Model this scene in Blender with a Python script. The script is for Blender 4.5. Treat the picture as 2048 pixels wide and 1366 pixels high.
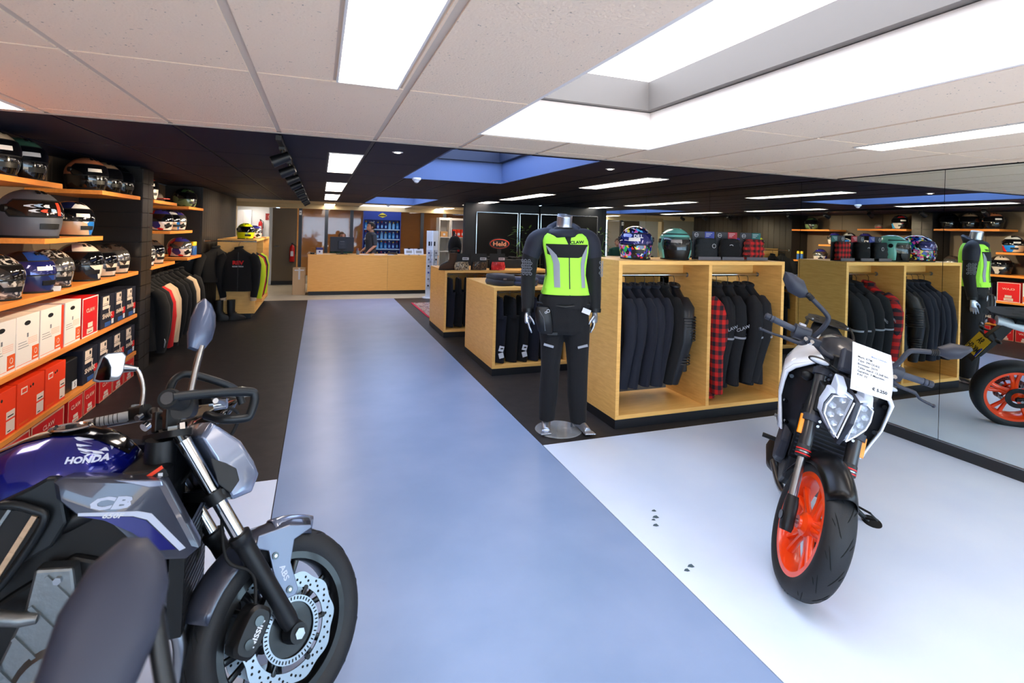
import bpy, bmesh, math, random
from mathutils import Vector, Matrix, noise
from math import sin, cos, pi, radians, atan2, sqrt
SC = bpy.context.scene
for o in list(bpy.data.objects): bpy.data.objects.remove(o)
COL = SC.collection
random.seed(7)

# ---------------------------------------------------------------- camera
YAW = math.atan(384/1040); ROLL = math.atan(.027)
_R = Vector((cos(YAW), -sin(YAW), 0)); _F = Vector((sin(YAW), cos(YAW), 0)); _U = Vector((0, 0, 1))
cam = bpy.data.cameras.new('camera'); camo = bpy.data.objects.new('camera', cam); COL.objects.link(camo)
rr = _R*cos(ROLL)+_U*sin(ROLL); uu = -_R*sin(ROLL)+_U*cos(ROLL)
m = Matrix((rr, uu, -_F)).transposed().to_4x4(); m.translation = (0, 0, 1.6)
camo.matrix_world = m
cam.sensor_width = 36; cam.lens = 36*1040/2048; cam.shift_y = -221.5/2048
cam.clip_start = .02; cam.clip_end = 200
cam.dof.use_dof = True; cam.dof.focus_distance = 3.4; cam.dof.aperture_fstop = 4.5
SC.camera = camo

# ---------------------------------------------------------------- world, exposure
W = bpy.data.worlds.new('world'); SC.world = W; W.use_nodes = True
bg = W.node_tree.nodes['Background']
bg.inputs[0].default_value = (.55, .76, 1.0, 1); bg.inputs[1].default_value = 6.0
bounce_sun = bpy.data.lights.new('sun', 'SUN'); bounce_sun.energy = 14.0; bounce_sun.color = (1, .86, .68); bounce_sun.angle = radians(1)  # added warm sun: hits the outside paving so its bounce lifts the ceiling
suno = bpy.data.objects.new('sun', bounce_sun); COL.objects.link(suno); suno.rotation_euler = Vector((.35, .42, -.84)).to_track_quat('-Z', 'Y').to_euler()
SC.view_settings.view_transform = 'Standard'; SC.view_settings.look = 'None'
SC.view_settings.exposure = 0.58; SC.view_settings.gamma = 1.0
SC.view_settings.use_curve_mapping = False
LAMP = 9.5      # fluorescent panels
SKYL = 3.2      # opal roof lights
SPOT_W = 85.0   # track spotlights, watts

# ---------------------------------------------------------------- helpers
def lin(c):
    return tuple(((v/255)/12.92 if v/255 <= .04045 else ((v/255+.055)/1.055)**2.4) for v in c)
_mats = {}
def mat(name, col=(128, 128, 128), rough=.5, metal=0., spec=.5, coat=0., trans=0., emit=None, es=1., alpha=1.,
        var=None, bump=None, wood=None, sheen=0., ior=1.45):
    if name in _mats: return _mats[name]
    M = bpy.data.materials.new(name); M.use_nodes = True; nt = M.node_tree; b = nt.nodes['Principled BSDF']
    c = lin(col)
    b.inputs['Base Color'].default_value = (*c, 1); b.inputs['Roughness'].default_value = rough
    b.inputs['Metallic'].default_value = metal; b.inputs['Specular IOR Level'].default_value = spec
    b.inputs['Coat Weight'].default_value = coat; b.inputs['Coat Roughness'].default_value = .05
    b.inputs['Transmission Weight'].default_value = trans; b.inputs['IOR'].default_value = ior
    b.inputs['Alpha'].default_value = alpha; b.inputs['Sheen Weight'].default_value = sheen
    if emit:
        b.inputs['Emission Color'].default_value = (*lin(emit), 1); b.inputs['Emission Strength'].default_value = es
    L = nt.links.new
    if var or wood or bump:
        tc = nt.nodes.new('ShaderNodeTexCoord'); mp = nt.nodes.new('ShaderNodeMapping'); L(tc.outputs['Object'], mp.inputs[0])
    if var:   # (second colour, scale, detail)
        n = nt.nodes.new('ShaderNodeTexNoise'); n.inputs['Scale'].default_value = var[1]; n.inputs['Detail'].default_value = var[2]
        L(mp.outputs[0], n.inputs['Vector'])
        r = nt.nodes.new('ShaderNodeValToRGB'); r.color_ramp.elements[0].position = .35; r.color_ramp.elements[1].position = .68
        r.color_ramp.elements[0].color = (*c, 1); r.color_ramp.elements[1].color = (*lin(var[0]), 1)
        L(n.outputs['Fac'], r.inputs[0]); L(r.outputs[0], b.inputs['Base Color'])
    if wood:  # (second colour, stretch vector)
        mp.inputs['Scale'].default_value = wood[1]
        n = nt.nodes.new('ShaderNodeTexNoise'); n.inputs['Scale'].default_value = 6; n.inputs['Detail'].default_value = 6
        n.inputs['Distortion'].default_value = .6; L(mp.outputs[0], n.inputs['Vector'])
        r = nt.nodes.new('ShaderNodeValToRGB'); r.color_ramp.elements[0].position = .3; r.color_ramp.elements[1].position = .75
        r.color_ramp.elements[0].color = (*c, 1); r.color_ramp.elements[1].color = (*lin(wood[0]), 1)
        L(n.outputs['Fac'], r.inputs[0]); L(r.outputs[0], b.inputs['Base Color'])
    if bump:  # (scale, strength)
        n2 = nt.nodes.new('ShaderNodeTexNoise'); n2.inputs['Scale'].default_value = bump[0]; n2.inputs['Detail'].default_value = 3
        L(tc.outputs['Object'], n2.inputs['Vector'])
        bp = nt.nodes.new('ShaderNodeBump'); bp.inputs['Strength'].default_value = bump[1]; bp.inputs['Distance'].default_value = .01
        L(n2.outputs['Fac'], bp.inputs['Height']); L(bp.outputs[0], b.inputs['Normal'])
    _mats[name] = M; return M
def graffiti(name, cols, scale, rough=.2, randomness=1., warp=.35):
    """hard-edged multi-colour print"""
    if name in _mats: return _mats[name]
    M = bpy.data.materials.new(name); M.use_nodes = True; nt = M.node_tree; b = nt.nodes['Principled BSDF']; L = nt.links.new
    tc = nt.nodes.new('ShaderNodeTexCoord'); n = nt.nodes.new('ShaderNodeTexNoise'); n.inputs['Scale'].default_value = scale*.6
    L(tc.outputs['Object'], n.inputs['Vector'])
    mx = nt.nodes.new('ShaderNodeVectorMath'); mx.operation = 'SCALE'; mx.inputs['Scale'].default_value = warp
    L(n.outputs['Color'], mx.inputs[0])
    ad = nt.nodes.new('ShaderNodeVectorMath'); ad.operation = 'ADD'; L(tc.outputs['Object'], ad.inputs[0]); L(mx.outputs[0], ad.inputs[1])
    v = nt.nodes.new('ShaderNodeTexVoronoi'); v.inputs['Scale'].default_value = scale; v.inputs['Randomness'].default_value = randomness
    L(ad.outputs[0], v.inputs['Vector'])
    sp = nt.nodes.new('ShaderNodeSeparateColor'); L(v.outputs['Color'], sp.inputs[0])
    r = nt.nodes.new('ShaderNodeValToRGB'); r.color_ramp.interpolation = 'CONSTANT'
    for i, c in enumerate(cols):
        e = r.color_ramp.elements[i] if i < 2 else r.color_ramp.elements.new(i/len(cols))
        e.position = i/len(cols); e.color = (*lin(c), 1)
    L(sp.outputs[0], r.inputs[0]); L(r.outputs[0], b.inputs['Base Color'])
    b.inputs['Roughness'].default_value = rough; b.inputs['Coat Weight'].default_value = .4
    _mats[name] = M; return M
def plaid(name, a, bcol, scale):
    M = bpy.data.materials.new(name); M.use_nodes = True; nt = M.node_tree; b = nt.nodes['Principled BSDF']; L = nt.links.new
    tc = nt.nodes.new('ShaderNodeTexCoord'); out = []
    sp = nt.nodes.new('ShaderNodeSeparateXYZ'); L(tc.outputs['Object'], sp.inputs[0])
    def stripe(sock):
        m1 = nt.nodes.new('ShaderNodeMath'); m1.operation = 'MULTIPLY'; m1.inputs[1].default_value = scale; L(sock, m1.inputs[0])
        m2 = nt.nodes.new('ShaderNodeMath'); m2.operation = 'FRACT'; L(m1.outputs[0], m2.inputs[0])
        m3 = nt.nodes.new('ShaderNodeMath'); m3.operation = 'GREATER_THAN'; m3.inputs[1].default_value = .5; L(m2.outputs[0], m3.inputs[0]); return m3.outputs[0]
    ad = nt.nodes.new('ShaderNodeMath'); ad.operation = 'ADD'
    xy = nt.nodes.new('ShaderNodeMath'); xy.operation = 'ADD'; L(sp.outputs[0], xy.inputs[0]); L(sp.outputs[1], xy.inputs[1])
    L(stripe(xy.outputs[0]), ad.inputs[0]); L(stripe(sp.outputs[2]), ad.inputs[1])
    r = nt.nodes.new('ShaderNodeValToRGB'); r.color_ramp.interpolation = 'CONSTANT'
    mid = tuple(int((x*.55+y*.45)) for x, y in zip(a, bcol))
    r.color_ramp.elements[0].color = (*lin(a), 1); r.color_ramp.elements[1].position = .4; r.color_ramp.elements[1].color = (*lin(mid), 1)
    e = r.color_ramp.elements.new(.8); e.color = (*lin(bcol), 1)
    dv = nt.nodes.new('ShaderNodeMath'); dv.operation = 'MULTIPLY'; dv.inputs[1].default_value = .5; L(ad.outputs[0], dv.inputs[0])
    L(dv.outputs[0], r.inputs[0]); L(r.outputs[0], b.inputs['Base Color']); b.inputs['Roughness'].default_value = .85
    return M

class G:
    """collects shapes into one mesh"""
    def __init__(s): s.v = []; s.f = []
    def add(s, vs, fs):
        k = len(s.v); s.v += [Vector(p) for p in vs]; s.f += [tuple(i+k for i in f) for f in fs]; return s
    def box(s, x0, x1, y0, y1, z0, z1, M=None):
        vs = [Vector((x, y, z)) for x in (x0, x1) for y in (y0, y1) for z in (z0, z1)]
        if M is not None: vs = [M @ p for p in vs]
        return s.add(vs, [(0, 1, 3, 2), (4, 6, 7, 5), (0, 4, 5, 1), (2, 3, 7, 6), (0, 2, 6, 4), (1, 5, 7, 3)])
    def cbox(s, c, d, rot=None):
        M = Matrix.Translation(c) @ (rot.to_4x4() if rot is not None else Matrix())
        return s.box(-d[0]/2, d[0]/2, -d[1]/2, d[1]/2, -d[2]/2, d[2]/2, M)
    def loft(s, rings, close=True, cap=True):
        n = len(rings[0]); vs = [p for r in rings for p in r]; fs = []
        for i in range(len(rings)-1):
            for j in range(n if close else n-1):
                k = (j+1) % n; fs.append((i*n+j, i*n+k, (i+1)*n+k, (i+1)*n+j))
        if cap and close:
            fs.append(tuple(range(n-1, -1, -1))); b = (len(rings)-1)*n; fs.append(tuple(range(b, b+n)))
        return s.add(vs, fs)
    def tube(s, path, r, n=8, closed=False, cap=True, flat=1.):
        P = [Vector(p) for p in path]; m_ = len(P); rs = r if isinstance(r, (list, tuple)) else [r]*m_
        T = []
        for i in range(m_):
            a = P[(i-1) % m_] if (closed or i > 0) else P[i]; b = P[(i+1) % m_] if (closed or i < m_-1) else P[i]
            T.append((b-a).normalized())
        u = T[0].orthogonal().normalized(); rings = []
        for i in range(m_):
            if i: u = (u - T[i]*u.dot(T[i])); u = u.normalized() if u.length > 1e-6 else T[i].orthogonal().normalized()
            w = T[i].cross(u)
            rings.append([P[i]+(u*cos(2*pi*k/n)+w*sin(2*pi*k/n)*flat)*rs[i] for k in range(n)])
        if closed: rings.append(rings[0]); cap = False
        return s.loft(rings, True, cap)
    def cyl(s, a, b, r0, r1=None, n=16): return s.tube([a, b], [r0, r0 if r1 is None else r1], n)
    def lathe(s, prof, n=24, axis='z', c=(0, 0, 0), a0=0, a1=2*pi, cap=False):
        rings = []; full = abs(a1-a0-2*pi) < 1e-6; k = n if full else n+1
        for (r, h) in prof:
            ring = []
            for i in range(k):
                t = a0+(a1-a0)*i/n
                if axis == 'z': p = (r*cos(t), r*sin(t), h)
                elif axis == 'y': p = (r*cos(t), h, r*sin(t))
                else: p = (h, r*cos(t), r*sin(t))
                ring.append(Vector(p)+Vector(c))
            rings.append(ring)
        return s.loft(rings, full, cap)
    def ell(s, c, r, nu=20, nv=12, M=None, fn=None):
        rings = []
        for j in range(nv+1):
            a = -pi/2+pi*j/nv; a = max(min(a, pi/2-.02), -pi/2+.02)
            ring = []
            for i in range(nu):
                t = 2*pi*i/nu; p = Vector((r[0]*cos(a)*cos(t), r[1]*cos(a)*sin(t), r[2]*sin(a)))
                if fn: p = fn(p)
                if M is not None: p = M @ p
                ring.append(p+Vector(c))
            rings.append(ring)
        return s.loft(rings)
    def prism(s, poly, a, b, plane='xz'):
        """extrude 2-D outline between a and b on the remaining axis"""
        def P(p, h): return {'xz': (p[0], h, p[1]), 'xy': (p[0], p[1], h), 'yz': (h, p[0], p[1])}[plane]
        n = len(poly); vs = [P(p, a) for p in poly]+[P(p, b) for p in poly]
        fs = [tuple(range(n)), tuple(range(2*n-1, n-1, -1))]+[(i, i+n, (i+1) % n+n, (i+1) % n) for i in range(n)]
        return s.add(vs, fs)
    def xf(s, M): s.v = [M @ p for p in s.v]; return s
    def fn(s, f): s.v = [Vector(f(p)) for p in s.v]; return s
    def obj(s, name, mt, parent=None, M=None, smooth=None, bevel=0, sub=0, solid=0):
        me = bpy.data.meshes.new(name); me.from_pydata([(M @ p if M is not None else p) for p in s.v], [], s.f)
        bm = bmesh.new(); bm.from_mesh(me); bmesh.ops.recalc_face_normals(bm, faces=bm.faces); bm.to_mesh(me); bm.free()
        me.materials.append(mt)
        if smooth is not None:
            me.polygons.foreach_set('use_smooth', [True]*len(me.polygons)); me.set_sharp_from_angle(angle=radians(smooth))
        o = bpy.data.objects.new(name, me); COL.objects.link(o)
        if parent: o.parent = parent
        if solid: md = o.modifiers.new('solid', 'SOLIDIFY'); md.thickness = solid; md.offset = 0
        if bevel:
            md = o.modifiers.new('bevel', 'BEVEL'); md.width = bevel; md.segments = 2; md.limit_method = 'ANGLE'; md.harden_normals = False
        if sub: md = o.modifiers.new('sub', 'SUBSURF'); md.levels = sub; md.render_levels = sub
        return o
def se_ring(c, rx, ry, n=20, p=2.0, ang=0.):
    """super-ellipse ring in the xy plane"""
    out = []
    for i in range(n):
        t = 2*pi*i/n; a, b = cos(t), sin(t)
        x = rx*abs(a)**(2/p)*(1 if a >= 0 else -1); y = ry*abs(b)**(2/p)*(1 if b >= 0 else -1)
        out.append(Vector((c[0]+x*cos(ang)-y*sin(ang), c[1]+x*sin(ang)+y*cos(ang), c[2])))
    return out
def tag(o, label, cat, group=None):
    o['label'] = label; o['category'] = cat
    if group: o['group'] = group
    return o
def thing(name, label, cat, loc=(0, 0, 0), rz=0, group=None, M=None):
    o = bpy.data.objects.new(name, None); COL.objects.link(o); o.empty_display_size = .05
    if M is not None: o.matrix_world = M
    else: o.location = loc; o.rotation_euler = (0, 0, rz)
    return tag(o, label, cat, group)
def struct(o): o['kind'] = 'structure'; return o
def copy_tree(o, parent=None):
    c = o.copy(); COL.objects.link(c); c.parent = parent
    for ch in [x for x in KIDS[o]]: copy_tree(ch, c)
    return c
_txt = {}
def text_mesh(body, bold=0.):
    key = (body, bold)
    if key not in _txt:
        cu = bpy.data.curves.new('t', 'FONT'); cu.body = body; cu.align_x = 'CENTER'; cu.align_y = 'CENTER'; cu.size = 1
        cu.offset = bold; cu.resolution_u = 2; cu.fill_mode = 'FRONT'
        ob = bpy.data.objects.new('t', cu); me = bpy.data.meshes.new_from_object(ob); bpy.data.objects.remove(ob)
        _txt[key] = ([tuple(v.co) for v in me.vertices], [tuple(p.vertices) for p in me.polygons]); bpy.data.meshes.remove(me)
    return _txt[key]
def text(body, size, mt, parent, o, right, up, bold=.0, sx=1., shear=0., fn=None, name='lettering'):
    """flat lettering centred on o, reading along `right`, up along `up`"""
    vs, fs = text_mesh(body, bold); r = Vector(right).normalized(); u = Vector(up).normalized(); g = G()
    vs = [Vector(o)+r*((x*sx+shear*y)*size)+u*(y*size) for x, y, z in vs]
    if fn: vs = [fn(p) for p in vs]
    me = bpy.data.meshes.new(name); me.from_pydata(vs, [], fs); me.materials.append(mt)
    ob = bpy.data.objects.new(name, me); COL.objects.link(ob); ob.parent = parent; return ob
def quad(name, mt, parent, pts, th=.001):
    p = [Vector(q) for q in pts]; n = (p[1]-p[0]).cross(p[3]-p[0]).normalized()*th
    return G().loft([p, [q-n for q in p]]).obj(name, mt, parent)

def smooth_path(P, n=6):
    P = [Vector(p) for p in P]; out = []
    for i in range(len(P)-1):
        p0 = P[max(i-1, 0)]; p1 = P[i]; p2 = P[i+1]; p3 = P[min(i+2, len(P)-1)]
        for k in range(n):
            t = k/n; out.append(.5*((2*p1)+(p2-p0)*t+(2*p0-5*p1+4*p2-p3)*t*t+(3*p1-p0-3*p2+p3)*t**3))
    return out+[P[-1]]
# ---------------------------------------------------------------- materials
WOOD = mat('oak_veneer', (250, 198, 114), .42, wood=((232, 174, 92), (1.2, 1.2, 9)))
WOODH = mat('oak_veneer_horizontal', (250, 198, 114), .42, wood=((234, 178, 96), (.8, 9, 14)))
SHELF = mat('oak_shelf', (240, 152, 66), .42, wood=((224, 132, 52), (9, .8, 9)))
BLACKM = mat('black_satin', (9, 9, 11), .45)
BLACKG = mat('black_gloss', (8, 8, 10), .12, coat=.6)
BLACKR = mat('black_rubber', (11, 11, 12), .75)
BLACKF = mat('black_fabric', (12, 12, 15), .92, sheen=.03, bump=(260, .15))
NAVYF = mat('navy_fabric', (18, 21, 34), .92, sheen=.03, bump=(220, .15))
CHROME = mat('chrome', (205, 208, 212), .12, metal=1.)
STEEL = mat('brushed_steel', (150, 154, 160), .32, metal=1.)
ALU = mat('cast_aluminium', (128, 132, 134), .42, metal=1., bump=(60, .1))
WHITEP = mat('white_paper', (214, 217, 224), .7)
WHITEG = mat('white_gloss', (240, 241, 244), .18, coat=.4)
PLINTH = mat('plinth_black', (22, 23, 28), .4)
REDB = mat('red_card', (206, 22, 26), .5)
ORGB = mat('orange_card', (236, 60, 18), .5)
INK = mat('black_print', (14, 14, 16), .6)
INKG = mat('grey_print', (120, 120, 126), .6)
DIALW = mat('pale_label', (232, 220, 208), .6)
MIRROR = mat('mirror_silver', (226, 236, 234), .0, metal=1.)
SMALLMIR = mat('small_mirror', (150, 154, 160), .03, metal=1.)
# ================================================================ the setting
ZC = 2.17; YB = 3.5; YF = 13.05; XM = 4.495; XL = -2.28
FLOOR_D = mat('dark_vinyl', (40, 38, 39), .5, spec=.3, var=((50, 47, 47), 9, 4), bump=(40, .05))
FLOOR_S = mat('grey_walkway', (126, 148, 184), .34, var=((136, 156, 191), 2.5, 5), bump=(14, .04))
FLOOR_W = mat('white_showroom_floor', (214, 227, 248), .36, var=((204, 219, 245), 1.6, 4), bump=(20, .03))
FLOOR_B = mat('pale_beige_floor', (206, 194, 166), .4, var=((196, 184, 158), 4, 3))
struct(G().box(-9, 12, -3.4, 18.2, -.2, -.012).obj('floor', FLOOR_D))
F_ = bpy.data.objects['floor']
G().box(XL, -.213, YB+.07, 11.95, -.012, -.003).obj('vinyl_sheet', FLOOR_D, F_)
G().box(1.61, XM, YB+.07, 11.95, -.012, -.003).obj('vinyl_sheet', FLOOR_D, F_)
G().box(-.207, 1.604, -3.2, 11.95, -.012, 0).obj('walkway', FLOOR_S, F_)
G().box(1.61, XM, -3.2, YB+.064, -.012, -.002).obj('showroom_floor', FLOOR_W, F_)
G().box(XL, -.213, -3.2, YB+.064, -.012, -.002).obj('showroom_floor', FLOOR_W, F_)
G().box(-6, 6, 11.956, 18, -.012, -.002).obj('beige_floor', FLOOR_B, F_)
# scuffs and chips by the white bike
chip = mat('floor_chip', (70, 90, 100), .7)
for (cx, cy, r) in ((1.86, 2.53, .012), (1.83, 2.47, .016), (1.80, 2.45, .01), (1.78, 2.40, .014), (1.69, 2.03, .012), (1.73, 2.05, .014)):
    G().add([(cx+r*cos(a)*(1.6 if i % 2 else .8), cy+r*sin(a), -.0012) for i, a in enumerate([k*pi/3 for k in range(6)])], [(0, 1, 2, 3, 4, 5)]).obj('floor_chip', chip, F_)

CT_W = mat('ceiling_tile_white', (247, 224, 200), .85, bump=(120, .3))
def speckle(M, dark):
    nt = M.node_tree; b = nt.nodes['Principled BSDF']; tc = nt.nodes.new('ShaderNodeTexCoord'); n = nt.nodes.new('ShaderNodeTexNoise'); n.inputs['Scale'].default_value = 95; n.inputs['Detail'].default_value = 2
    nt.links.new(tc.outputs['Object'], n.inputs['Vector']); r = nt.nodes.new('ShaderNodeValToRGB'); c = tuple(b.inputs['Base Color'].default_value)
    r.color_ramp.elements[0].position = .235; r.color_ramp.elements[0].color = (*lin(dark), 1); r.color_ramp.elements[1].position = .30; r.color_ramp.elements[1].color = c
    nt.links.new(n.outputs['Fac'], r.inputs[0]); nt.links.new(r.outputs[0], b.inputs['Base Color'])
speckle(CT_W, (120, 108, 98))
CT_G = mat('ceiling_band', (212, 196, 180), .7)
CT_B = mat('ceiling_tile_black', (11, 18, 44), .6, spec=.25, bump=(90, .08))
CT_BB = mat('ceiling_band_black', (17, 19, 30), .5)
CT_E = mat('ceiling_beige', (214, 196, 160), .8)
OPAL = mat('opal_lamp', (255, 250, 244), .5, emit=(255, 238, 222), es=LAMP)
SKYP = mat('opal_skylight', (255, 255, 255), .5, emit=(235, 243, 255), es=SKYL)
TRIMW = mat('lamp_frame', (232, 230, 228), .5)
SHAFTW = mat('skylight_shaft_white', (240, 232, 226), .7)
SHAFTG = mat('skylight_kerb_grey', (118, 112, 108), .6)
SHAFTB = mat('skylight_shaft_blue', (84, 104, 146), .6)
SHAFTD = mat('skylight_kerb_dark', (30, 38, 58), .5)
SKYW = (.875, 2.05, -.3, 2.95); SKB1 = (.875, 2.05, 3.62, 5.97); SKB2 = (.98, 2.15, 10.0, 12.85); SKE = (1.02, 2.25, 13.7, 16.4)
LW = [(.045, .285, .95, 2.14), (3.03, 3.27, 1.05, 2.25), (-1.72, -1.46, 2.35, 3.44), (-.98, -.72, -1.6, -.4), (3.03, 3.27, -1.6, -.4)]
LB = [(.05, .31, 4.25, 5.75), (.06, .32, 7.1, 8.9), (.07, .33, 9.8, 11.9), (3.03, 3.29, 4.38, 5.85), (3.05, 3.31, 7.1, 9.0), (3.07, 3.33, 9.75, 11.7)]
LE = [(.09, .36, 14.2, 16.6), (3.1, 3.4, 13.7, 16.2), (-1.95, -1.65, 15.5, 16.9)]  # last panel is an added lamp that brightens the back left room
def minus(r, holes):
    rs = [r]
    for h in holes:
        out = []
        for (a, b, c, d) in rs:
            if h[0] >= b or h[1] <= a or h[2] >= d or h[3] <= c: out.append((a, b, c, d)); continue
            if h[0] > a: out.append((a, h[0], c, d))
            if h[1] < b: out.append((h[1], b, c, d))
            x0, x1 = max(a, h[0]), min(b, h[1])
            if h[2] > c: out.append((x0, x1, c, h[2]))
            if h[3] < d: out.append((x0, x1, h[3], d))
        rs = out
    return rs
def ceiling(name, x0, x1, y0, y1, band, tile, holes, lamps, ymod, z=ZC):
    g = G()
    for (a, b, c, d) in minus((x0, x1, y0, y1), [(h[0]-.021, h[1]+.021, h[2]-.021, h[3]+.021) for h in holes]): g.box(a, b, c, d, z, z+.06)
    root = struct(g.obj(name, band))
    if tile:
        xs = [-.82+.57*k for k in range(-3, 11)]
        for i in range(len(xs)-1):
            for (ya, yb) in ymod:
                r = (max(xs[i]+.014, x0+.01), min(xs[i+1]-.014, x1-.01), ya+.006, yb-.006)
                if r[1]-r[0] < .05: continue
                gg = G()
                for (a, b, c, d) in minus(r, [(h[0]-.02, h[1]+.02, h[2]-.02, h[3]+.02) for h in holes]+[(h[0]-.012, h[1]+.012, h[2]-.012, h[3]+.012) for h in lamps]):
                    if b-a > .004 and d-c > .004: gg.box(a, b, c, d, z-.006, z+.004)
                if gg.v: gg.obj('ceiling_tile', tile, root)
    return root
c1 = ceiling('ceiling', XL, XM, -3.2, YB, CT_G, CT_W, [SKYW], LW, [(-3.2, -2.65), (-2.65, -1.45), (-1.45, -.25), (-.25, .95), (.95, 2.15), (2.15, 3.35), (3.35, 3.5)])
c2 = ceiling('ceiling', XL, XM, YB+.001, YF, CT_BB, CT_B, [SKB1, SKB2], LB, [(3.5+1.2*k, min(4.7+1.2*k, YF)) for k in range(8)])
c3 = ceiling('ceiling', -6, XM+1.5, YF+.001, 18, CT_E, None, [SKE], LE, [])
G().box(XL, XM, YB-.012, YB+.004, ZC-.012, ZC-.004).obj('ceiling_edge_bead', mat('bead', (150, 142, 136), .5), c1)
def skylight(name, r, low, kerb, pane, parent, hgt=.24, inset=.05):
    a, b, c, d = r; g = G(); t = .02
    for (p, q, s_, u) in ((a-t, a, c-t, d+t), (b, b+t, c-t, d+t), (a, b, c-t, c), (a, b, d, d+t)): g.box(p, q, s_, u, ZC-.004, ZC+hgt)
    g.obj('skylight_shaft', low, parent)
    a2, b2, c2_, d2 = a+inset, b-inset, c+inset, d-inset; g = G(); z0, z1 = ZC+hgt+.004, ZC+hgt+.19
    for (p, q, s_, u) in ((a-t, a2, c-t, d+t), (b2, b+t, c-t, d+t), (a2, b2, c-t, c2_), (a2, b2, d2, d+t)): g.box(p, q, s_, u, z0, z1)
    g.obj('skylight_kerb', kerb, parent)
    G().box(a-t, b+t, c-t, d+t, z1+.002, z1+.02).obj('skylight_pane', pane, parent)
SKYN = mat('opal_skylight_clear', (220, 235, 255), .5, emit=(190, 212, 255), es=4.2)
skylight('w', SKYW, SHAFTW, SHAFTG, SKYP, c1)
skylight('b', SKB1, SHAFTB, SHAFTD, SKYN, c2); skylight('b', SKB2, SHAFTB, SHAFTD, SKYN, c2); skylight('e', SKE, SHAFTW, SHAFTG, SKYP, c3)
def lamp_panel(r, label, group):
    a, b, c, d = r; t = thing('ceiling_light', label, 'ceiling light', ((a+b)/2, (c+d)/2, ZC), 0, group)
    w, l = (b-a)/2, (d-c)/2; g = G(); f = .008
    for (p, q, s_, u) in ((-w, -w+f, -l, l), (w-f, w, -l, l), (-w+f, w-f, -l, -l+f), (-w+f, w-f, l-f, l)): g.box(p, q, s_, u, -.012, -.001)
    g.obj('frame', TRIMW, t); G().box(-w+f, w-f, -l+f, l-f, -.009, -.003).obj('diffuser', OPAL, t)
labs = ['long white ceiling light panel above the grey walkway', 'white light panel in the pale ceiling nearest the mirror wall', 'white light panel in the pale ceiling at its left edge', 'white light panel in the pale ceiling, left of the camera', 'white light panel in the pale ceiling, behind the camera by the mirrors']
for r, l in zip(LW, labs): lamp_panel(r, l, None)
labs = ['bright square-looking light panel nearest in the black ceiling over the walkway', 'second light panel in the black ceiling over the walkway', 'third light panel in the black ceiling over the walkway',
        'slanting light panel nearest in the black ceiling above the jacket cabinet', 'second slanting light panel in the black ceiling on the right', 'farthest slanting light panel in the black ceiling on the right']
for r, l in zip(LB, labs): lamp_panel(r, l, None)
for r, l in zip(LE, ['far light panel in the beige ceiling left of the roof light', 'far light panel in the beige ceiling right of the roof light', 'light panel in the white room at the back left']): lamp_panel(r, l, None)
# small recessed downlights and smoke detectors
for (x, y, n_, l) in ((.53, 3.95, 'downlight', 'small round downlight in black ceiling beside the walkway lamp'), (2.37, 3.98, 'downlight', 'small round downlight in black ceiling right of the roof light')):
    t = thing(n_, l, 'downlight', (x, y, ZC-.006)); G().lathe([(.0, -.004), (.035, -.004), (.042, 0)], 20).obj('bezel', TRIMW, t); G().lathe([(0, -.006), (.022, -.006), (.022, -.003)], 16).obj('lens', OPAL, t)
for (x, y, l) in ((1.0, 5.86, 'white dome sensor at the corner of the black roof light'), (1.55, 13.0, 'small round sensor on the ceiling above the counter')):
    t = thing('ceiling_sensor', l, 'sensor', (x, y-.02, ZC-.006)); G().lathe([(.05, 0), (.05, -.02), (.035, -.035)], 20).obj('base', WHITEG, t, smooth=40); G().ell((0, 0, -.035), (.03, .03, .025)).obj('dome', WHITEG, t, smooth=60)

# ---- walls
WALL_BR = mat('brown_wall_panel', (92, 78, 64), .55, bump=(50, .05))
WALL_DK = mat('dark_wall_panel', (36, 32, 28), .4, bump=(50, .05))
WALL_TI = mat('dark_metal_tile', (46, 42, 40), .3, metal=.4)
wl = struct(G().box(XL-.1, XL-.02, -3.2, 9.5, 0, ZC).obj('wall_left', WALL_DK))
for i in range(11):
    y0 = -.6+i*.92
    G().box(XL-.019, XL, y0+.004, min(y0+.916, 9.5), .02, ZC-.012).obj('wall_panel', WALL_BR, wl)
wl2 = struct(G().box(XL-.1, -1.79, 9.5, YF+.02, 0, ZC-.008).obj('wall_left', WALL_DK))
for i in range(20):
    y0 = 9.5+i*.177
    G().box(-1.789, -1.765, y0+.004, y0+.173, .02, ZC-.012).obj('wall_slat', WALL_DK, wl2)
for (a, b) in ((6.4, 6.76),):
    p = struct(G().box(XL, -1.765, a+.01, b-.01, 0, ZC-.008).obj('trim_1', BLACKM))
    for k in range(14):
        for (j0, j1) in ((a, (a+b)/2), ((a+b)/2, b)):
            G().box(-1.764, -1.735, j0+.003, j1-.003, .004+k*.153, .15+k*.153).obj('tile', WALL_TI, p)
        G().box(-2.24, -1.74, a-.006, a+.009, .004+k*.153, .15+k*.153).obj('tile', WALL_TI, p)
# mirror wall
wr = struct(G().box(XM+.012, XM+.1, -3.2, 10.45, 0, ZC-.008).obj('wall_right', BLACKM))
seams = [-3.2, -1.2, .0, 1.24, 2.6, 3.87, 5.17, 6.5, 7.77, 9.0, 10.43]
for a, b in zip(seams[:-1], seams[1:]):
    G().box(XM, XM+.01, a+.002, b-.002, .085, ZC-.014).obj('mirror_panel', MIRROR, wr)
struct(G().box(XM-.012, XM+.01, -3.2, 10.43, -.002, .078).obj('baseboard_right', BLACKG))
struct(G().box(XM-.012, XM+.004, -3.2, 10.43, .078, .084).obj('trim_2', STEEL))
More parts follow.
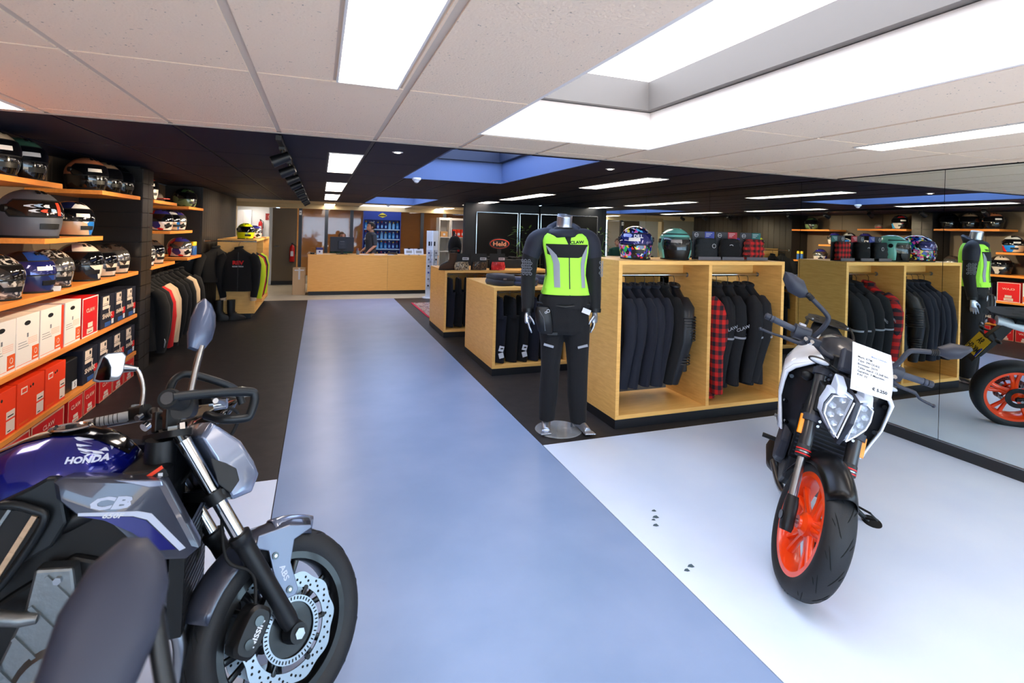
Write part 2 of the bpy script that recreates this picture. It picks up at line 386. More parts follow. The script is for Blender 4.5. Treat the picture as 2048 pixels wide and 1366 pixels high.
# black screens in frames at the end of the mirror wall
ws = struct(G().box(2.82, XM, 10.47, 10.55, 0, ZC-.008).obj('wall_far', mat('screen_wall', (24, 26, 32), .5)))
BLKV = mat('black_mesh_banner', (7, 7, 8), .8)
for (a, b) in ((3.06, 3.99), (4.03, 4.47)):
    t = thing('black_banner', 'tall black banner in a thin chrome frame, '+('left one beside the dark column' if a < 3.5 else 'right one against the mirrors'), 'banner', ((a+b)/2, 10.46, 0), 0, None)
    w = (b-a)/2
    G().box(-w+.01, w-.01, -.006, 0, .3, 1.96).obj('panel', BLKV, t); g = G()
    for (x0, x1, z0, z1) in ((-w, -w+.012, .28, 1.98), (w-.012, w, .28, 1.98), (-w+.012, w-.012, 1.966, 1.98), (-w+.012, w-.012, .28, .294)): g.box(x0, x1, -.02, -.001, z0, z1)
    g.obj('frame', CHROME, t)
    for x in (-w+.006, w-.006): G().cyl((x, -.01, 0), (x, -.01, .28), .008).obj('leg', CHROME, t)
# front of the shop behind the camera: big panes between posts
wf = struct(G().box(XL-.1, XM+.1, -3.4, -3.25, 0, .25).box(XL-.1, XM+.1, -3.4, -3.25, 2.1, 2.3).obj('wall_front', mat('front_wall', (190, 190, 188), .7)))
fr = mat('window_frame', (60, 64, 70), .4); n_ = 1
for k in range(6): G().box(XL-.1+k*1.35, XL-.02+k*1.35, -3.38, -3.28, .25, 2.1).obj('window_post', fr, wf)
lt = bpy.data.lights.new('window_portal', 'AREA'); lt.shape = 'RECTANGLE'; lt.size = 6.7; lt.size_y = 1.85; lt.cycles.is_portal = True
lo = bpy.data.objects.new('window_portal', lt); COL.objects.link(lo); lo.location = (1.1, -3.3, 1.17); lo.rotation_euler = (radians(90), 0, 0)
G().box(-14, 16, -16, -3.42, -.25, -.03).obj('ground', mat('sunlit_paving', (226, 204, 176), .8, var=((206, 186, 160), 3, 4))); struct(bpy.data.objects['ground'])  # unseen paving added to bounce warm light up to the ceiling
# roof above so no sky leaks round the ceilings
struct(G().box(-6.2, 6.2, -3.3, 18.2, 2.85, 2.95).obj('roof', BLACKM))
struct(G().box(XL-.3, XL-.1, -3.3, 13, 0, 2.85).obj('wall_outer', WALL_DK))
struct(G().box(XM+.1, XM+.3, -3.3, 10.6, 0, 2.85).obj('wall_outer', WALL_DK))
struct(G().box(XL-.3, XM+.3, -3.42, -3.2, 2.24, 2.85).obj('wall_outer', WALL_DK))
# ---- far end
BEIGE = mat('beige_paint', (208, 188, 146), .7); BROWN = mat('brown_door', (108, 92, 70), .5); OFFW = mat('office_wood', (176, 112, 50), .45, wood=((150, 90, 36), (1, 1, 6)))
POST = mat('post_blue_grey', (54, 62, 72), .45); ROOMW = mat('white_room', (226, 232, 236), .7)
wb = struct(G().box(-1.2, 6, 17.9, 18, 0, ZC).obj('wall_back', OFFW))
for k in range(9): G().box(-.4+k*.6, .192+k*.6, 17.86, 17.899, .02, 2.0).obj('wood_panel', OFFW, wb)
struct(G().box(-6, -1.26, 17.2, 17.3, 0, ZC).obj('wall_back_left', ROOMW))
struct(G().box(XM+1.4, XM+1.5, 10.6, 18, 0, ZC).obj('wall_office_side', OFFW))
struct(G().box(-6, -5.9, 13, 18, 0, ZC).obj('wall_office_left', ROOMW))
struct(G().box(2.82, XM+1.5, 10.56, 10.62, 0, ZC-.01).obj('wall_far_back', WALL_DK))
struct(G().box(-6, XL-.1, 12.95, 13.05, 0, ZC).obj('wall_left_return', BEIGE))
struct(G().box(-2.12, XM+1.4, 15.05, 15.17, 2.05, ZC-.001).obj('trim_3', BEIGE))
struct(G().box(-2.12, -2.03, 15.0, 15.2, 0, 2.049).obj('trim_4', BEIGE))
d1 = struct(G().box(-1.18, -.58, 15.08, 15.13, .1, 2.04).obj('door_1', BROWN))
G().box(-1.18, -.58, 15.05, 15.14, -.001, .098).obj('kick_board', BLACKM, d1); G().cyl((-1.10, 15.02, 1.02), (-1.0, 15.02, 1.02), .01).cyl((-1.1, 15.08, 1.02), (-1.1, 15.02, 1.02), .008).obj('door_handle', STEEL, d1)
struct(G().box(-1.26, -1.19, 15.08, 17.2, 0, 2.04).obj('wall_partition', ROOMW))
for x in (-.54, .12, .78, 1.42, 2.08, 2.74, 3.4): struct(G().box(x, x+.085, 15.06, 15.15, 0, 2.049).obj('trim_5', POST))
GLASS = mat('partition_glass', (96, 66, 38), .03, trans=.0, spec=1., alpha=.3, coat=1.)
xs = [-.455, .12, .205, .78, .865, 1.42, 1.505, 2.08, 2.165, 2.74, 2.825, 3.4, 3.485, 5.8]
w1 = None
for i in range(0, 14, 2):
    g = struct(G().box(xs[i], xs[i+1], 15.095, 15.105, .02, 2.045).obj('window_%d' % (i//2+1), GLASS))
# ================================================================ helmets
def hp(t, s, k=1., ch=1.):
    """point on the helmet surface: t azimuth from the front, s height -1..1"""
    if s >= 0: h = max(1-s*s, 0)**.5; z = s*.135
    else: h = 1-.16*s*s; z = s*.125
    x = .158*h*cos(t); y = .13*h*sin(t)
    if x > 0 and s < .1: x *= 1+.10*min(1, (.1-s))*ch*max(cos(t), 0)
    if x < 0 and s < 0: x *= 1-.10*s*s
    return Vector((x*k, y*k, .128+z*k))
def patch(t0, t1, s0, s1, k0, k1, nt=12, ns=5, taper=0.):
    rings = []
    for j in range(ns+1):
        s = s0+(s1-s0)*j/ns; q = 1-taper*abs(2*j/ns-1)**2
        a = [hp((t0+(t1-t0)*i/nt)*q, s, k1) for i in range(nt+1)]; b = [hp((t0+(t1-t0)*i/nt)*q, s, k0) for i in range(nt, -1, -1)]
        rings.append(a+b)
    return G().loft(rings)
VIS_D = mat('visor_dark', (10, 10, 13), .06, coat=1.)
VIS_B = mat('visor_blue', (38, 42, 110), .08, metal=.35, coat=1.)
VIS_C = mat('visor_clear', (30, 34, 40), .05, alpha=.4, coat=1.)
VIS_S = mat('visor_silver', (170, 165, 160), .12, metal=.9)
VIS_E = mat('visor_smoke', (30, 26, 24), .08, metal=.3, coat=1.)
TAGW = mat('price_tag', (228, 220, 214), .6)
HP = {
 'cream': mat('shell_cream', (196, 176, 150), .3, coat=.5), 'green': mat('shell_green', (74, 112, 88), .3, coat=.5),
 'copper': mat('shell_copper', (190, 112, 74), .3, coat=.5), 'tan': mat('shell_tan', (186, 150, 118), .3, coat=.5),
 'black': mat('shell_black', (14, 14, 16), .15, coat=.8), 'grey': mat('shell_matt_grey', (86, 88, 96), .4),
 'mint': mat('shell_mint', (118, 196, 182), .25, coat=.5), 'yellow': mat('shell_neon_yellow', (214, 228, 12), .3, coat=.4),
 'camo': graffiti('shell_camo', [(196, 160, 110), (60, 46, 36), (226, 110, 40), (214, 196, 166), (40, 34, 30)], 14),
 'race': graffiti('shell_race', [(190, 160, 130), (24, 30, 70), (200, 30, 34), (30, 110, 190), (222, 222, 226), (20, 20, 24)], 7, warp=.1),
 'chrome': graffiti('shell_chrome_print', [(60, 56, 54), (190, 180, 170), (30, 28, 28), (120, 110, 104)], 20, .15),
 'redwhite': graffiti('shell_red_white', [(226, 214, 206), (190, 24, 34), (24, 24, 30), (222, 200, 190), (40, 40, 120)], 9, warp=.15),
 'lime': graffiti('shell_lime_black', [(16, 18, 24), (24, 26, 40), (196, 216, 60), (222, 206, 190), (14, 14, 16)], 5.5, warp=.12),
 'bluered': graffiti('shell_blue_red', [(24, 34, 84), (16, 18, 26), (28, 60, 130), (150, 24, 28)], 6, warp=.1),
 'beigeblk': graffiti('shell_beige_black', [(190, 170, 150), (30, 26, 26), (214, 200, 184), (60, 50, 46)], 8, warp=.1),
 'bluecyan': graffiti('shell_cyan', [(22, 22, 26), (46, 140, 196), (214, 204, 196), (160, 24, 30), (30, 30, 34)], 7, warp=.1),
 'greenblk': graffiti('shell_green_black', [(22, 26, 22), (60, 84, 50), (30, 30, 30), (110, 130, 90)], 9),
 'graf': graffiti('shell_graffiti', [(16, 18, 44), (226, 60, 40), (30, 60, 170), (40, 190, 90), (224, 90, 170), (240, 220, 60), (20, 20, 26), (90, 180, 230), (236, 236, 240), (20, 22, 50), (14, 14, 20), (40, 44, 110)], 44, .2, warp=.05),
}
def helmet(pos, rz, kind, visor, label, group=None, tagged=True, scale=1., jet=False, rx=0.):
    t = thing('helmet', label, 'helmet', pos, rz, group); t.scale = (scale,)*3
    g = G()
    if not jet:
        g.loft([[hp(2*pi*i/32, -1+2*j/22*.985, 1.) for i in range(32)] for j in range(23)]); g.obj('shell', HP[kind], t, smooth=50)
        patch(-1.42, 1.42, -.14, .56, 1.005, 1.018, 16, 6, .12).obj('eyeport_gasket', BLACKR, t, smooth=50)
        patch(-1.34, 1.34, -.08, .50, 1.02, 1.04, 16, 6, .12).obj('visor', visor, t, smooth=50)
        if kind in ('cream', 'green', 'copper', 'tan'): patch(-2.0, 2.0, -.97, -.06, 1.001, 1.006, 20, 6).obj('chin_panel', BLACKG, t, smooth=50)
        patch(-.36, .36, -.62, -.40, 1.0, 1.03, 6, 2).obj('chin_vent', BLACKM, t, smooth=50)
        for s_ in (-1, 1): patch(s_*.22-.1, s_*.22+.1, .80, .90, 1.0, 1.04, 4, 2).obj('top_vent', BLACKM, t, smooth=50)
    else:
        n, mm = 40, 24; vs = [hp(2*pi*i/n, -1+2*j/mm*.985, 1., 0) for j in range(mm+1) for i in range(n)]; fs = []
        for j in range(mm):
            for i in range(n):
                tt = 2*pi*(i+.5)/n; tt = tt-2*pi if tt > pi else tt; s_ = -1+2*(j+.5)/mm
                if abs(tt) < 1.12 and s_ < .36: continue
                fs.append((j*n+i, j*n+(i+1) % n, (j+1)*n+(i+1) % n, (j+1)*n+i))
        g.add(vs, fs); g.obj('shell', HP[kind], t, smooth=50, solid=.008)
        G().loft([[hp(2*pi*i/24, -1+2*j/14*.98, .93, 0) for i in range(24)] for j in range(15)]).obj('liner', BLACKF, t, smooth=60)
        patch(-1.18, 1.18, -.35, .42, 1.04, 1.055, 16, 6, .1).obj('visor', VIS_C, t, smooth=50)
        patch(-.95, .95, .02, .34, .965, .99, 12, 4, .1).obj('goggle_frame', BLACKG, t, smooth=50)
        patch(-.85, .85, -.96, -.02, .94, 1.0, 10, 6, .25).obj('face_mask', BLACKM, t, smooth=50)
        G().tube([hp(x*.08, .6, 1.01) for x in range(-20, 21)], .007, 6).obj('brow_trim', BLACKM, t, smooth=60)
    for s_ in (-1, 1):
        p = hp(s_*1.42, .2, 1.); G().cyl(p-Vector((0, s_*.01, 0)), p+Vector((0, s_*.012, 0)), .024, .019, 14).obj('pivot', BLACKM, t, smooth=40)
    G().tube([hp(2*pi*i/28, -.985, 1.) for i in range(28)], .008, 6, closed=True).obj('base_trim', BLACKR, t, smooth=60)
    if not jet: G().lathe([(.0, .03), (.12, .012)], 20).obj('neck_opening', BLACKF, t)
    if tagged: patch(-.55, .10, .10, .28, 1.042, 1.05, 6, 2).obj('price_tag', TAGW, t)
    return t
# ================================================================ shelves on the left wall
XF = -1.75
LCY = mat('sticker_blue', (150, 176, 206), .5)
def shelf(y0, y1, z, x0, label):
    o = G().box(x0, XF, y0, y1, z-.036, z).obj('wall_shelf', SHELF, bevel=.002); return tag(o, label, 'shelf')
shelf(1.2, 4.65, 1.85, XL, 'upper oak shelf at far left holding cream and green helmets')
shelf(5.38, 6.38, 1.85, XL, 'upper oak shelf holding the copper helmet and two neighbours')
shelf(4.41, 5.42, 1.46, XL, 'short oak shelf carrying the matt grey helmet')
shelf(1.2, 6.38, 1.08, XL, 'long oak shelf with a row of helmets above the white boxes')
shelf(1.2, 6.38, .64, XL, 'long oak shelf carrying white boxes and dark printed boxes')
shelf(1.2, 6.38, .255, XL, 'lowest long oak shelf carrying orange boxes')
shelf(6.86, 7.85, 1.84, XL, 'top oak shelf beyond the tiled pillar, nearer one')
shelf(8.5, 9.49, 1.82, XL, 'top oak shelf beyond the tiled pillar, farther one')
shelf(7.55, 8.76, 1.48, XL, 'middle oak shelf with three red and white helmets')
shelf(6.77, 7.82, 1.09, XL, 'lower oak shelf above the jacket rail, nearer one')
shelf(8.5, 9.49, 1.09, XL, 'lower oak shelf above the jacket rail, farther one')
hx = -1.93; gl = 'helmets on the left wall shelves'
def hh(y, z, rz, kind, vis, label, x=hx, sc=1.1, tg=True): helmet((x, y, z), radians(rz), kind, vis, label, gl, tg, sc)
hh(4.12, 1.85, -32, 'cream', VIS_D, 'cream helmet with dark visor on the top shelf at far left')
hh(4.46, 1.85, -32, 'green', VIS_D, 'dark green helmet with white tag at the end of the top left shelf')
hh(5.56, 1.85, -40, 'copper', VIS_D, 'copper topped helmet with white tag on the upper shelf')
hh(5.90, 1.85, -30, 'tan', VIS_D, 'tan helmet between the copper helmet and a black one', tg=False)
hh(6.22, 1.85, -25, 'black', VIS_D, 'glossy black helmet next to the tiled pillar on the upper shelf', tg=False)
hh(4.63, 1.46, -35, 'grey', VIS_E, 'large matt grey helmet with sponsor stickers on visor', sc=1.3, tg=False)
hh(5.01, 1.46, -20, 'camo', VIS_S, 'camouflage helmet with orange tag behind the grey helmet', x=-2.06, tg=True)
hh(5.27, 1.46, -30, 'race', VIS_D, 'tan, red and blue helmet at the end of the short shelf')
hh(4.2, 1.08, -30, 'chrome', VIS_E, 'dark chrome patterned helmet with stickers at far left of the long shelf', tg=False)
hh(4.60, 1.08, -20, 'bluered', VIS_B, 'blue and black helmet with white tag on the long shelf')
hh(4.92, 1.08, -35, 'chrome', VIS_S, 'silver patterned helmet right of the blue one on the long shelf', tg=False)
hh(5.45, 1.08, -40, 'lime', VIS_D, 'big black helmet with lime and beige top on the long shelf', sc=1.22, tg=False)
hh(5.82, 1.08, -30, 'beigeblk', VIS_D, 'beige striped helmet right of the lime one on the long shelf', tg=False)
hh(6.16, 1.08, -30, 'beigeblk', VIS_S, 'beige helmet with silver visor beside the tiled pillar', tg=False)
hh(7.1, 1.84, -40, 'bluecyan', VIS_D, 'white and cyan helmet on the top shelf just past the pillar')
hh(9.1, 1.82, -40, 'greenblk', VIS_D, 'green and black helmet on the farther top shelf', tg=False)
hh(7.8, 1.48, -40, 'redwhite', VIS_D, 'red and white helmet, first of three on the middle shelf', sc=1.05, tg=False)
hh(8.15, 1.48, -35, 'race', VIS_D, 'blue and red helmet, middle one of three on the middle shelf', sc=1.05, tg=False)
hh(8.5, 1.48, -35, 'redwhite', VIS_S, 'white helmet, last of three on the middle shelf', sc=1.05, tg=False)
hh(7.02, 1.09, -30, 'redwhite', VIS_S, 'red and white helmet by the pillar above the jacket rail', tg=False)
hh(7.4, 1.09, -30, 'beigeblk', VIS_D, 'beige and black helmet above the jacket rail', tg=False)
hh(8.85, 1.09, -40, 'redwhite', VIS_S, 'red and white helmet beside the yellow capped spray cans', tg=False)
_gh = [x for x in COL.objects if x.get('label', '').startswith('large matt grey helmet')][0]
for k, (a, b_, m_) in enumerate(((-.75, .30, WHITEP), (-.45, .32, LCY), (-.15, .30, WHITEP), (-.6, .12, WHITEP), (-.25, .12, ORGB), (.1, .15, LCY))): patch(a-.1, a+.1, b_-.06, b_+.06, 1.04, 1.046, 6, 3, .3).obj('sticker', m_, _gh, smooth=60)
patch(.25, .42, -.05, .45, 1.04, 1.046, 4, 5).obj('sticker_strip', ORGB, _gh, smooth=60)
# open visor cap / peak on the near top shelf and sponsor stickers
t = thing('peaked_cap', 'small grey and red peaked helmet shade on the top shelf', 'cap', (-1.9, 7.5, 1.84), -.6)
G().ell((0, 0, .045), (.09, .075, .07), fn=lambda p: Vector((p.x, p.y, max(p.z, -.045)))).obj('crown', mat('cap_grey', (110, 96, 86), .6), t, smooth=50)
G().prism([(.05, -.06), (.17, -.045), (.17, .045), (.05, .06)], .03, .04, 'xy').obj('peak', REDB, t)
for i, (y, lab) in enumerate(((9.27, 'first yellow capped spray can on the shelf above jackets'), (9.37, 'second yellow capped spray can on the shelf above jackets'))):
    t = thing('spray_can', lab, 'spray can', (-1.84, y, 1.09), 0, 'spray cans on the left shelf')
    G().lathe([(0, 0), (.032, 0), (.034, .01), (.034, .13), (.026, .145)], 16).obj('body', mat('can_blue', (40, 90, 160), .3), t, smooth=40)
    G().lathe([(.03, .145), (.03, .20), (.026, .205), (0, .205)], 16).obj('cap', mat('can_yellow', (244, 206, 20), .4), t, smooth=40)
# ---- boxes
BX_W = mat('white_card', (232, 224, 216), .6); BX_D = mat('navy_card', (22, 26, 42), .5); BX_R2 = mat('red_card_bright', (222, 34, 40), .5)
PR_O = mat('orange_print', (232, 92, 34), .6); PR_T = mat('tan_print', (206, 150, 120), .6); LABW = mat('box_label', (226, 206, 190), .6); PR_P = mat('pale_print', (236, 190, 170), .6)
gb = {'white': 'white helmet boxes', 'dark': 'navy helmet boxes', 'orange': 'orange helmet boxes', 'red': 'red helmet boxes'}
def hbox(y0, y1, z0, h, kind, label, depth=.36, xf=XF-.015):
    w = (y1-y0)-.008; t = thing('cardboard_box', label, 'box', (xf-depth/2, (y0+y1)/2, z0+.0005), 0, gb[kind]); x = depth/2; e = x+.0012
    base = {'white': BX_W, 'dark': BX_D, 'orange': ORGB, 'red': REDB}[kind]
    G().box(-x, x, -w/2, w/2, 0, h).obj('carton', base, t, bevel=.003)
    def q(n, m_, u0, u1, v0, v1, k=0): G().box(x, e+k, u0*w-w/2, u1*w-w/2, v0*h, v1*h).obj(n, m_, t)
    def tx(b, size, m_, u, v, bold=.02, sx=1.): text(b, size, m_, t, (e+.0012, u*w-w/2, v*h), (0, 1, 0), (0, 0, 1), bold, sx)
    if kind == 'white':
        G().cyl((x-.001, -w*.05, h*.84), (x+.0015, -w*.05, h*.84), .015, n=14).fn(lambda p: Vector((p.x, -w*.05+(p.y+w*.05)*2.5, p.z))).obj('hand_hole', INK, t)
        q('orange_logo', PR_O, .68, .98, .06, .34); G().lathe([(.014, 0), (.018, 0), (.018, .0008)], 18, 'x', (e+.001, .33*w, .23*h)).obj('logo_ring', BX_W, t); q('logo_line', BX_W, .73, .93, .10, .125, .001)
        for k in range(3): q('print_line', INKG, .08, .42+.05*k, .48-.05*k, .49-.05*k)
        for k in range(4): q('red_print', PR_P, .5, .9, .52-.035*k, .535-.035*k)
        q('icon', INKG, .44, .5, .56, .64); q('bottom_line', PR_O, .02, .66, .055, .063)
    if kind == 'dark':
        q('label', LABW, .12, .58, .70, .96); G().lathe([(0, 0), (.016, 0), (.016, .0006)], 14, 'x', (e+.001, -.05*w, .86*h)).obj('helmet_picture', INK, t); q('label_line', INK, .18, .5, .735, .745, .001)
        q('label', LABW, .12, .58, .58, .68)
        G().prism([(.10*w, .64*h), (.16*w, .64*h), (.11*w, .50*h), (.16*w, .42*h), (.10*w, .42*h), (.05*w, .50*h)], e, e+.001, 'yz').obj('fin_mark', LABW, t)
        tx('SHARK', .055*w/.3, LABW, .46, .36, .03, 1.25)
        q('red_flag', REDB, .74, .99, .22, .42); q('blue_stripe', mat('blue_glow_print', (40, 84, 150), .6), .3, .73, .03, .16); q('size_label', WHITEP, .8, .96, .05, .2)
    if kind == 'orange':
        q('label', LABW, .70, .97, .36, .52); q('label', LABW, .70, .97, .06, .32); q('label_line', INK, .74, .92, .40, .425, .001); q('label_line', INK, .74, .84, .09, .11, .001)
        q('icon', LABW, .12, .34, .72, .86); q('icon_inner', base, .15, .31, .75, .83, .001)
        G().cyl((x-.001, .05*w, h*.82), (x+.0012, .05*w, h*.82), .010, n=12).cyl((x-.001, -.04*w, h*.80), (x+.0012, -.04*w, h*.80), .008, n=12).obj('hand_hole', INK, t); q('stripe', PR_O, .06, .4, .06, .1)
    if kind == 'red':
        f = .03
        for (a, b, c, d) in ((0, f, 0, 1), (1-f, 1, 0, 1), (f, 1-f, 0, f*w/h), (f, 1-f, 1-f*w/h, 1)): q('border', PR_T if h < .3 else BX_W, a, b, c, d)
        tx('CLAW', .045, PR_P, .5, .66, .02, 1.3); q('label', LABW, .36, .66, .22, .34); q('label', LABW, .30, .70, .06, .19); q('label_line', INK, .36, .62, .1, .115, .001)
    return t
z4 = .64; lw = ['white box with hand hole at far left of the box shelf', 'white box with orange logo, second from the left edge', 'white box with orange logo, third in the row', 'white box with orange side beside the red box']
for (a, b), l in zip(((3.82, 4.12), (4.12, 4.41), (4.42, 4.73), (4.78, 5.06)), lw): hbox(a, b, z4, .33, 'white', l)
G().box(-1.95, XF-.02, 4.735, 4.775, z4+.001, z4+.32).obj('orange_divider', ORGB); tag(bpy.data.objects['orange_divider'], 'thin orange card sheet between two white boxes', 'card')
hbox(5.08, 5.40, z4, .32, 'red', 'tall red box with pale border right of the white boxes')
ld = ['navy printed box right of the tall red box on the upper box shelf', 'middle one of three navy boxes on the upper box shelf', 'navy box by the pillar on the upper box shelf']
for (a, b), l in zip(((5.46, 5.78), (5.79, 6.07), (6.08, 6.37)), ld): hbox(a, b, z4, .29, 'dark', l)
lo_ = ['orange box at far left of the lower shelf', 'orange box in the middle of the lower shelf', 'orange box at the right end next to the black gap']
for (a, b), l in zip(((3.78, 4.14), (4.15, 4.50), (4.51, 4.82)), lo_): hbox(a, b, .255, .29, 'orange', l)
ld = ['navy box next to the orange boxes on the lower shelf', 'second navy box on the lower shelf', 'third navy box on the lower shelf', 'navy box by the pillar on the lower shelf']
for (a, b), l in zip(((5.12, 5.42), (5.43, 5.75), (5.76, 6.07), (6.08, 6.37)), ld): hbox(a, b, .255, .28, 'dark', l)
lr = ['red box on the floor at far left under the shelves', 'red floor box, second under the orange boxes', 'red floor box, third along', 'red floor box below the black gap', 'red floor box, fifth along', 'red floor box, second from the pillar', 'red floor box nearest the pillar']
for (a, b), l in zip(((3.9, 4.32), (4.33, 4.81), (4.87, 5.14), (5.15, 5.40), (5.47, 5.77), (5.78, 6.07), (6.08, 6.37)), lr): hbox(a, b, .0, .205, 'red', l)
# black bag and a size card in the gap of the lower shelf
t = thing('black_box', 'black helmet box in the dark gap with a 5 size card', 'box', (XF-.2, 4.975, .2555)); G().box(-.16, .16, -.12, .12, 0, .25).obj('carton', BLACKM, t, bevel=.01)
G().box(.161, .165, .02, .10, .01, .07).obj('size_card', WHITEP, t); text('5', .05, INK, t, (.1665, .06, .04), (0, 1, 0), (0, 0, 1), .02)
# loose papers on the long helmet shelf
t = thing('folded_leaflet', 'white folded leaflet lying at the edge of the helmet shelf', 'leaflet', (-1.80, 4.66, 1.081), .3)
G().add([(-.05, -.06, 0), (.05, -.06, 0), (.05, 0, .03), (-.05, 0, .03), (.05, .06, .0), (-.05, .06, .0)], [(0, 1, 2, 3), (3, 2, 4, 5)]).obj('sheet', WHITEP, t, solid=.001)
# ================================================================ clothes
def wrinkle(p, amt, sc=9.): return p+Vector(noise.noise_vector(p*sc))*amt
LEATH = mat('black_leather', (18, 21, 28), .38, bump=(70, .12)); BEIGF = mat('beige_textile', (204, 178, 148), .85); REDF = mat('red_textile', (190, 26, 30), .85)
HIVISF = mat('neon_yellow_textile', (204, 226, 30), .7); GREYR = mat('reflective_grey', (150, 154, 164), .45)
PLAID = plaid('red_plaid', (206, 26, 22), (30, 26, 38), 14.)
DKBLUE = mat('dark_blue_textile', (21, 25, 38), .88, bump=(160, .2)); CHARC = mat('charcoal_textile', (22, 23, 28), .88, bump=(160, .2))
def jacket(pos, rz, label, body=BLACKF, sleeve=None, cuff=None, L=.66, group=None, ribs=False, strip=False, word=None, open_f=True, sl=1., tags=0, th=1., still=False):
    t = thing('jacket', label, 'jacket', pos, rz, group); t.scale = (1.04, 1, 1.1); sleeve = sleeve or body; sd = random.random()*20
    S = [(-.085, .055, .042), (-.11, .075, .05), (-.135, .11, .052), (-.165, .17, .054), (-.205, .215, .056), (-.28, .22, .06), (-.42, .205, .062), (-.55, .205, .066), (-.085-L, .215, .07)]
    rings = [[wrinkle(q+Vector((0, 0, -sd*0)), .008) for q in se_ring((0, 0, z), a, b*th, 22, 2.4)] for z, a, b in S]
    G().loft(rings).obj('body', body, t, smooth=60)
    for s_ in (-1, 1):
        path = [(s_*.17, 0, -.19), (s_*.225, .0, -.235), (s_*.255, .012, -.34), (s_*.262, .022, -.48), (s_*.25, .04, -.62), (s_*.24, .055, -.20-.62*sl)]
        rs = [.055, .070*min(th, 1)**.7, .074*th**.9, .068*th**.9, .060*min(th, 1)**.7, .048]; jx = 0 if still else random.uniform(-.02, .035); jy = -.03 if still else random.uniform(-.02, .02); path = [Vector(p)+Vector((0, jy*i_/3, 0)) for i_, p in enumerate(path)]; path[3] += Vector((s_*jx*.4, 0, 0)); path[5] += Vector((-s_*abs(jx), jy, 0))
        g = G().tube([Vector(p) for p in path], rs, 14); g.fn(lambda p: wrinkle(p+Vector((sd, 0, 0)), .009, 12)-Vector((sd, 0, 0))+Vector((sd-sd, 0, 0)))
        so = g.obj('sleeve', sleeve, t, smooth=60)
        if cuff: G().tube([path[-1], Vector(path[-1])+Vector((0, .004, -.05))], [.047, .046], 14).obj('cuff', cuff, so, smooth=60)
        if ribs:
            for k in range(9):
                z = -.30-.022*k; G().tube([Vector((s_*.257, .014, z))+Vector((cos(a)*.0745, sin(a)*.0745, 0)) for a in [2*pi*j/14 for j in range(14)]], .006, 5, closed=True).obj('padded_rib', sleeve, so, smooth=60)
            for k in range(4):
                z = -.60-.022*k; G().tube([Vector((s_*.25, .04, z))+Vector((cos(a)*.061, sin(a)*.061, 0)) for a in [2*pi*j/14 for j in range(14)]], .005, 5, closed=True).obj('padded_rib', sleeve, so, smooth=60)
        if strip:
            G().tube([(s_*.259, .02, -.47), (s_*.258, .021, -.485)], [.0745, .074], 14).obj('reflective_band', GREYR, so, smooth=60)
        if word and s_ == word[1]:
            pass
    G().tube([(.052*cos(a), .04*sin(a), -.075+.01*cos(a)) for a in [2*pi*j/14 for j in range(14)]], .016, 7, closed=True).obj('collar', body, t, smooth=60)
    G().tube([(0, 0, -.07), (0, 0, -.02), (.016, 0, .0), (.012, 0, .018), (-.006, 0, .02)], .0028, 6).tube([(-.17, 0, -.20), (-.06, 0, -.125), (0, 0, -.07), (.06, 0, -.125), (.17, 0, -.20)], .005, 6).obj('hanger', BLACKM, t, smooth=60)
    if open_f: G().box(-.004, .004, -.075*th, -.062*th, -.085-L, -.14).obj('zip', BLACKM, t)
    for k in range(tags): G().box(-.22-.004, -.22+.0, -.03-.05*k, .03-.05*k, -.8-.05*k, -.70-.05*k, Matrix.Rotation(.2*k, 4, 'X')).obj('price_tag', WHITEP, t)
    if word:
        text(word[0], .036, GREYR, t, (word[1]*.343, .012, -.40), (0, word[1]*1., .35), (0, -.35*word[1], 1), .02, 1.2)
    return t
def rail(name, a, b, label, r=.012, ends=True):
    t = thing(name, label, 'clothes rail', a); d = Vector(b)-Vector(a); G().cyl((0, 0, 0), d, r).obj('bar', CHROME, t, smooth=60)
    for p in (Vector((0, 0, 0)), d): G().cyl(p-d.normalized()*.001, p+d.normalized()*.004*(1 if p.length < .1 else -1), .022).obj('flange', STEEL, t, smooth=40)
    return t
rail('clothes_rail', (-1.93, 6.78, 1.0), (-1.93, 9.48, 1.0), 'chrome rail with black jackets under the left wall shelves')
gj = 'jackets on the left wall rail'
specs = [(6.95, BLACKF, None, None, 'black jacket nearest the tiled pillar on the left rail'), (7.10, BLACKF, None, None, 'second black jacket from the pillar on the left rail'),
         (7.26, BLACKF, REDF, None, 'black jacket with a red shoulder on the left rail'), (7.42, BLACKF, BEIGF, None, 'black jacket with cream sleeves nearer the pillar on the left rail'),
         (7.60, BLACKF, BEIGF, BLACKF, 'black jacket with cream sleeves and black cuffs on the left rail'), (7.80, BLACKF, None, None, 'black jacket just past the cream sleeved ones on the left rail'),
         (8.0, BLACKF, None, None, 'black jacket in the middle of the left rail'), (8.25, BLACKF, None, None, 'black jacket beyond the middle of the left rail'), (8.55, BLACKF, BEIGF, BLACKF, 'black jacket with a long beige sleeve at the far end of the left rail'),
         (8.85, BLACKF, None, None, 'last black jacket on the left rail')]
for i, (y, b, s, c, l) in enumerate(specs): jacket((-1.93, y, 1.0), radians(random.uniform(-8, 8)+(-14 if s else 0)), l, b, s, c, .70, gj, tags=1 if i in (0, 2) else 0)
t = thing('leaflet_tag', 'white price leaflet hanging low from a jacket on the left rail', 'price tag', (-1.66, 6.98, .19), .5)
G().box(-.002, .002, -.06, .05, .0, .09, Matrix.Rotation(.6, 4, 'X')).box(-.002, .002, .03, .12, -.05, .03, Matrix.Rotation(-.2, 4, 'X')).obj('sheet', WHITEP, t); G().tube([(0, -.03, .06), (-.02, -.02, .16), (-.03, -.01, .26)], .0012, 5).obj('string', WHITEP, t)
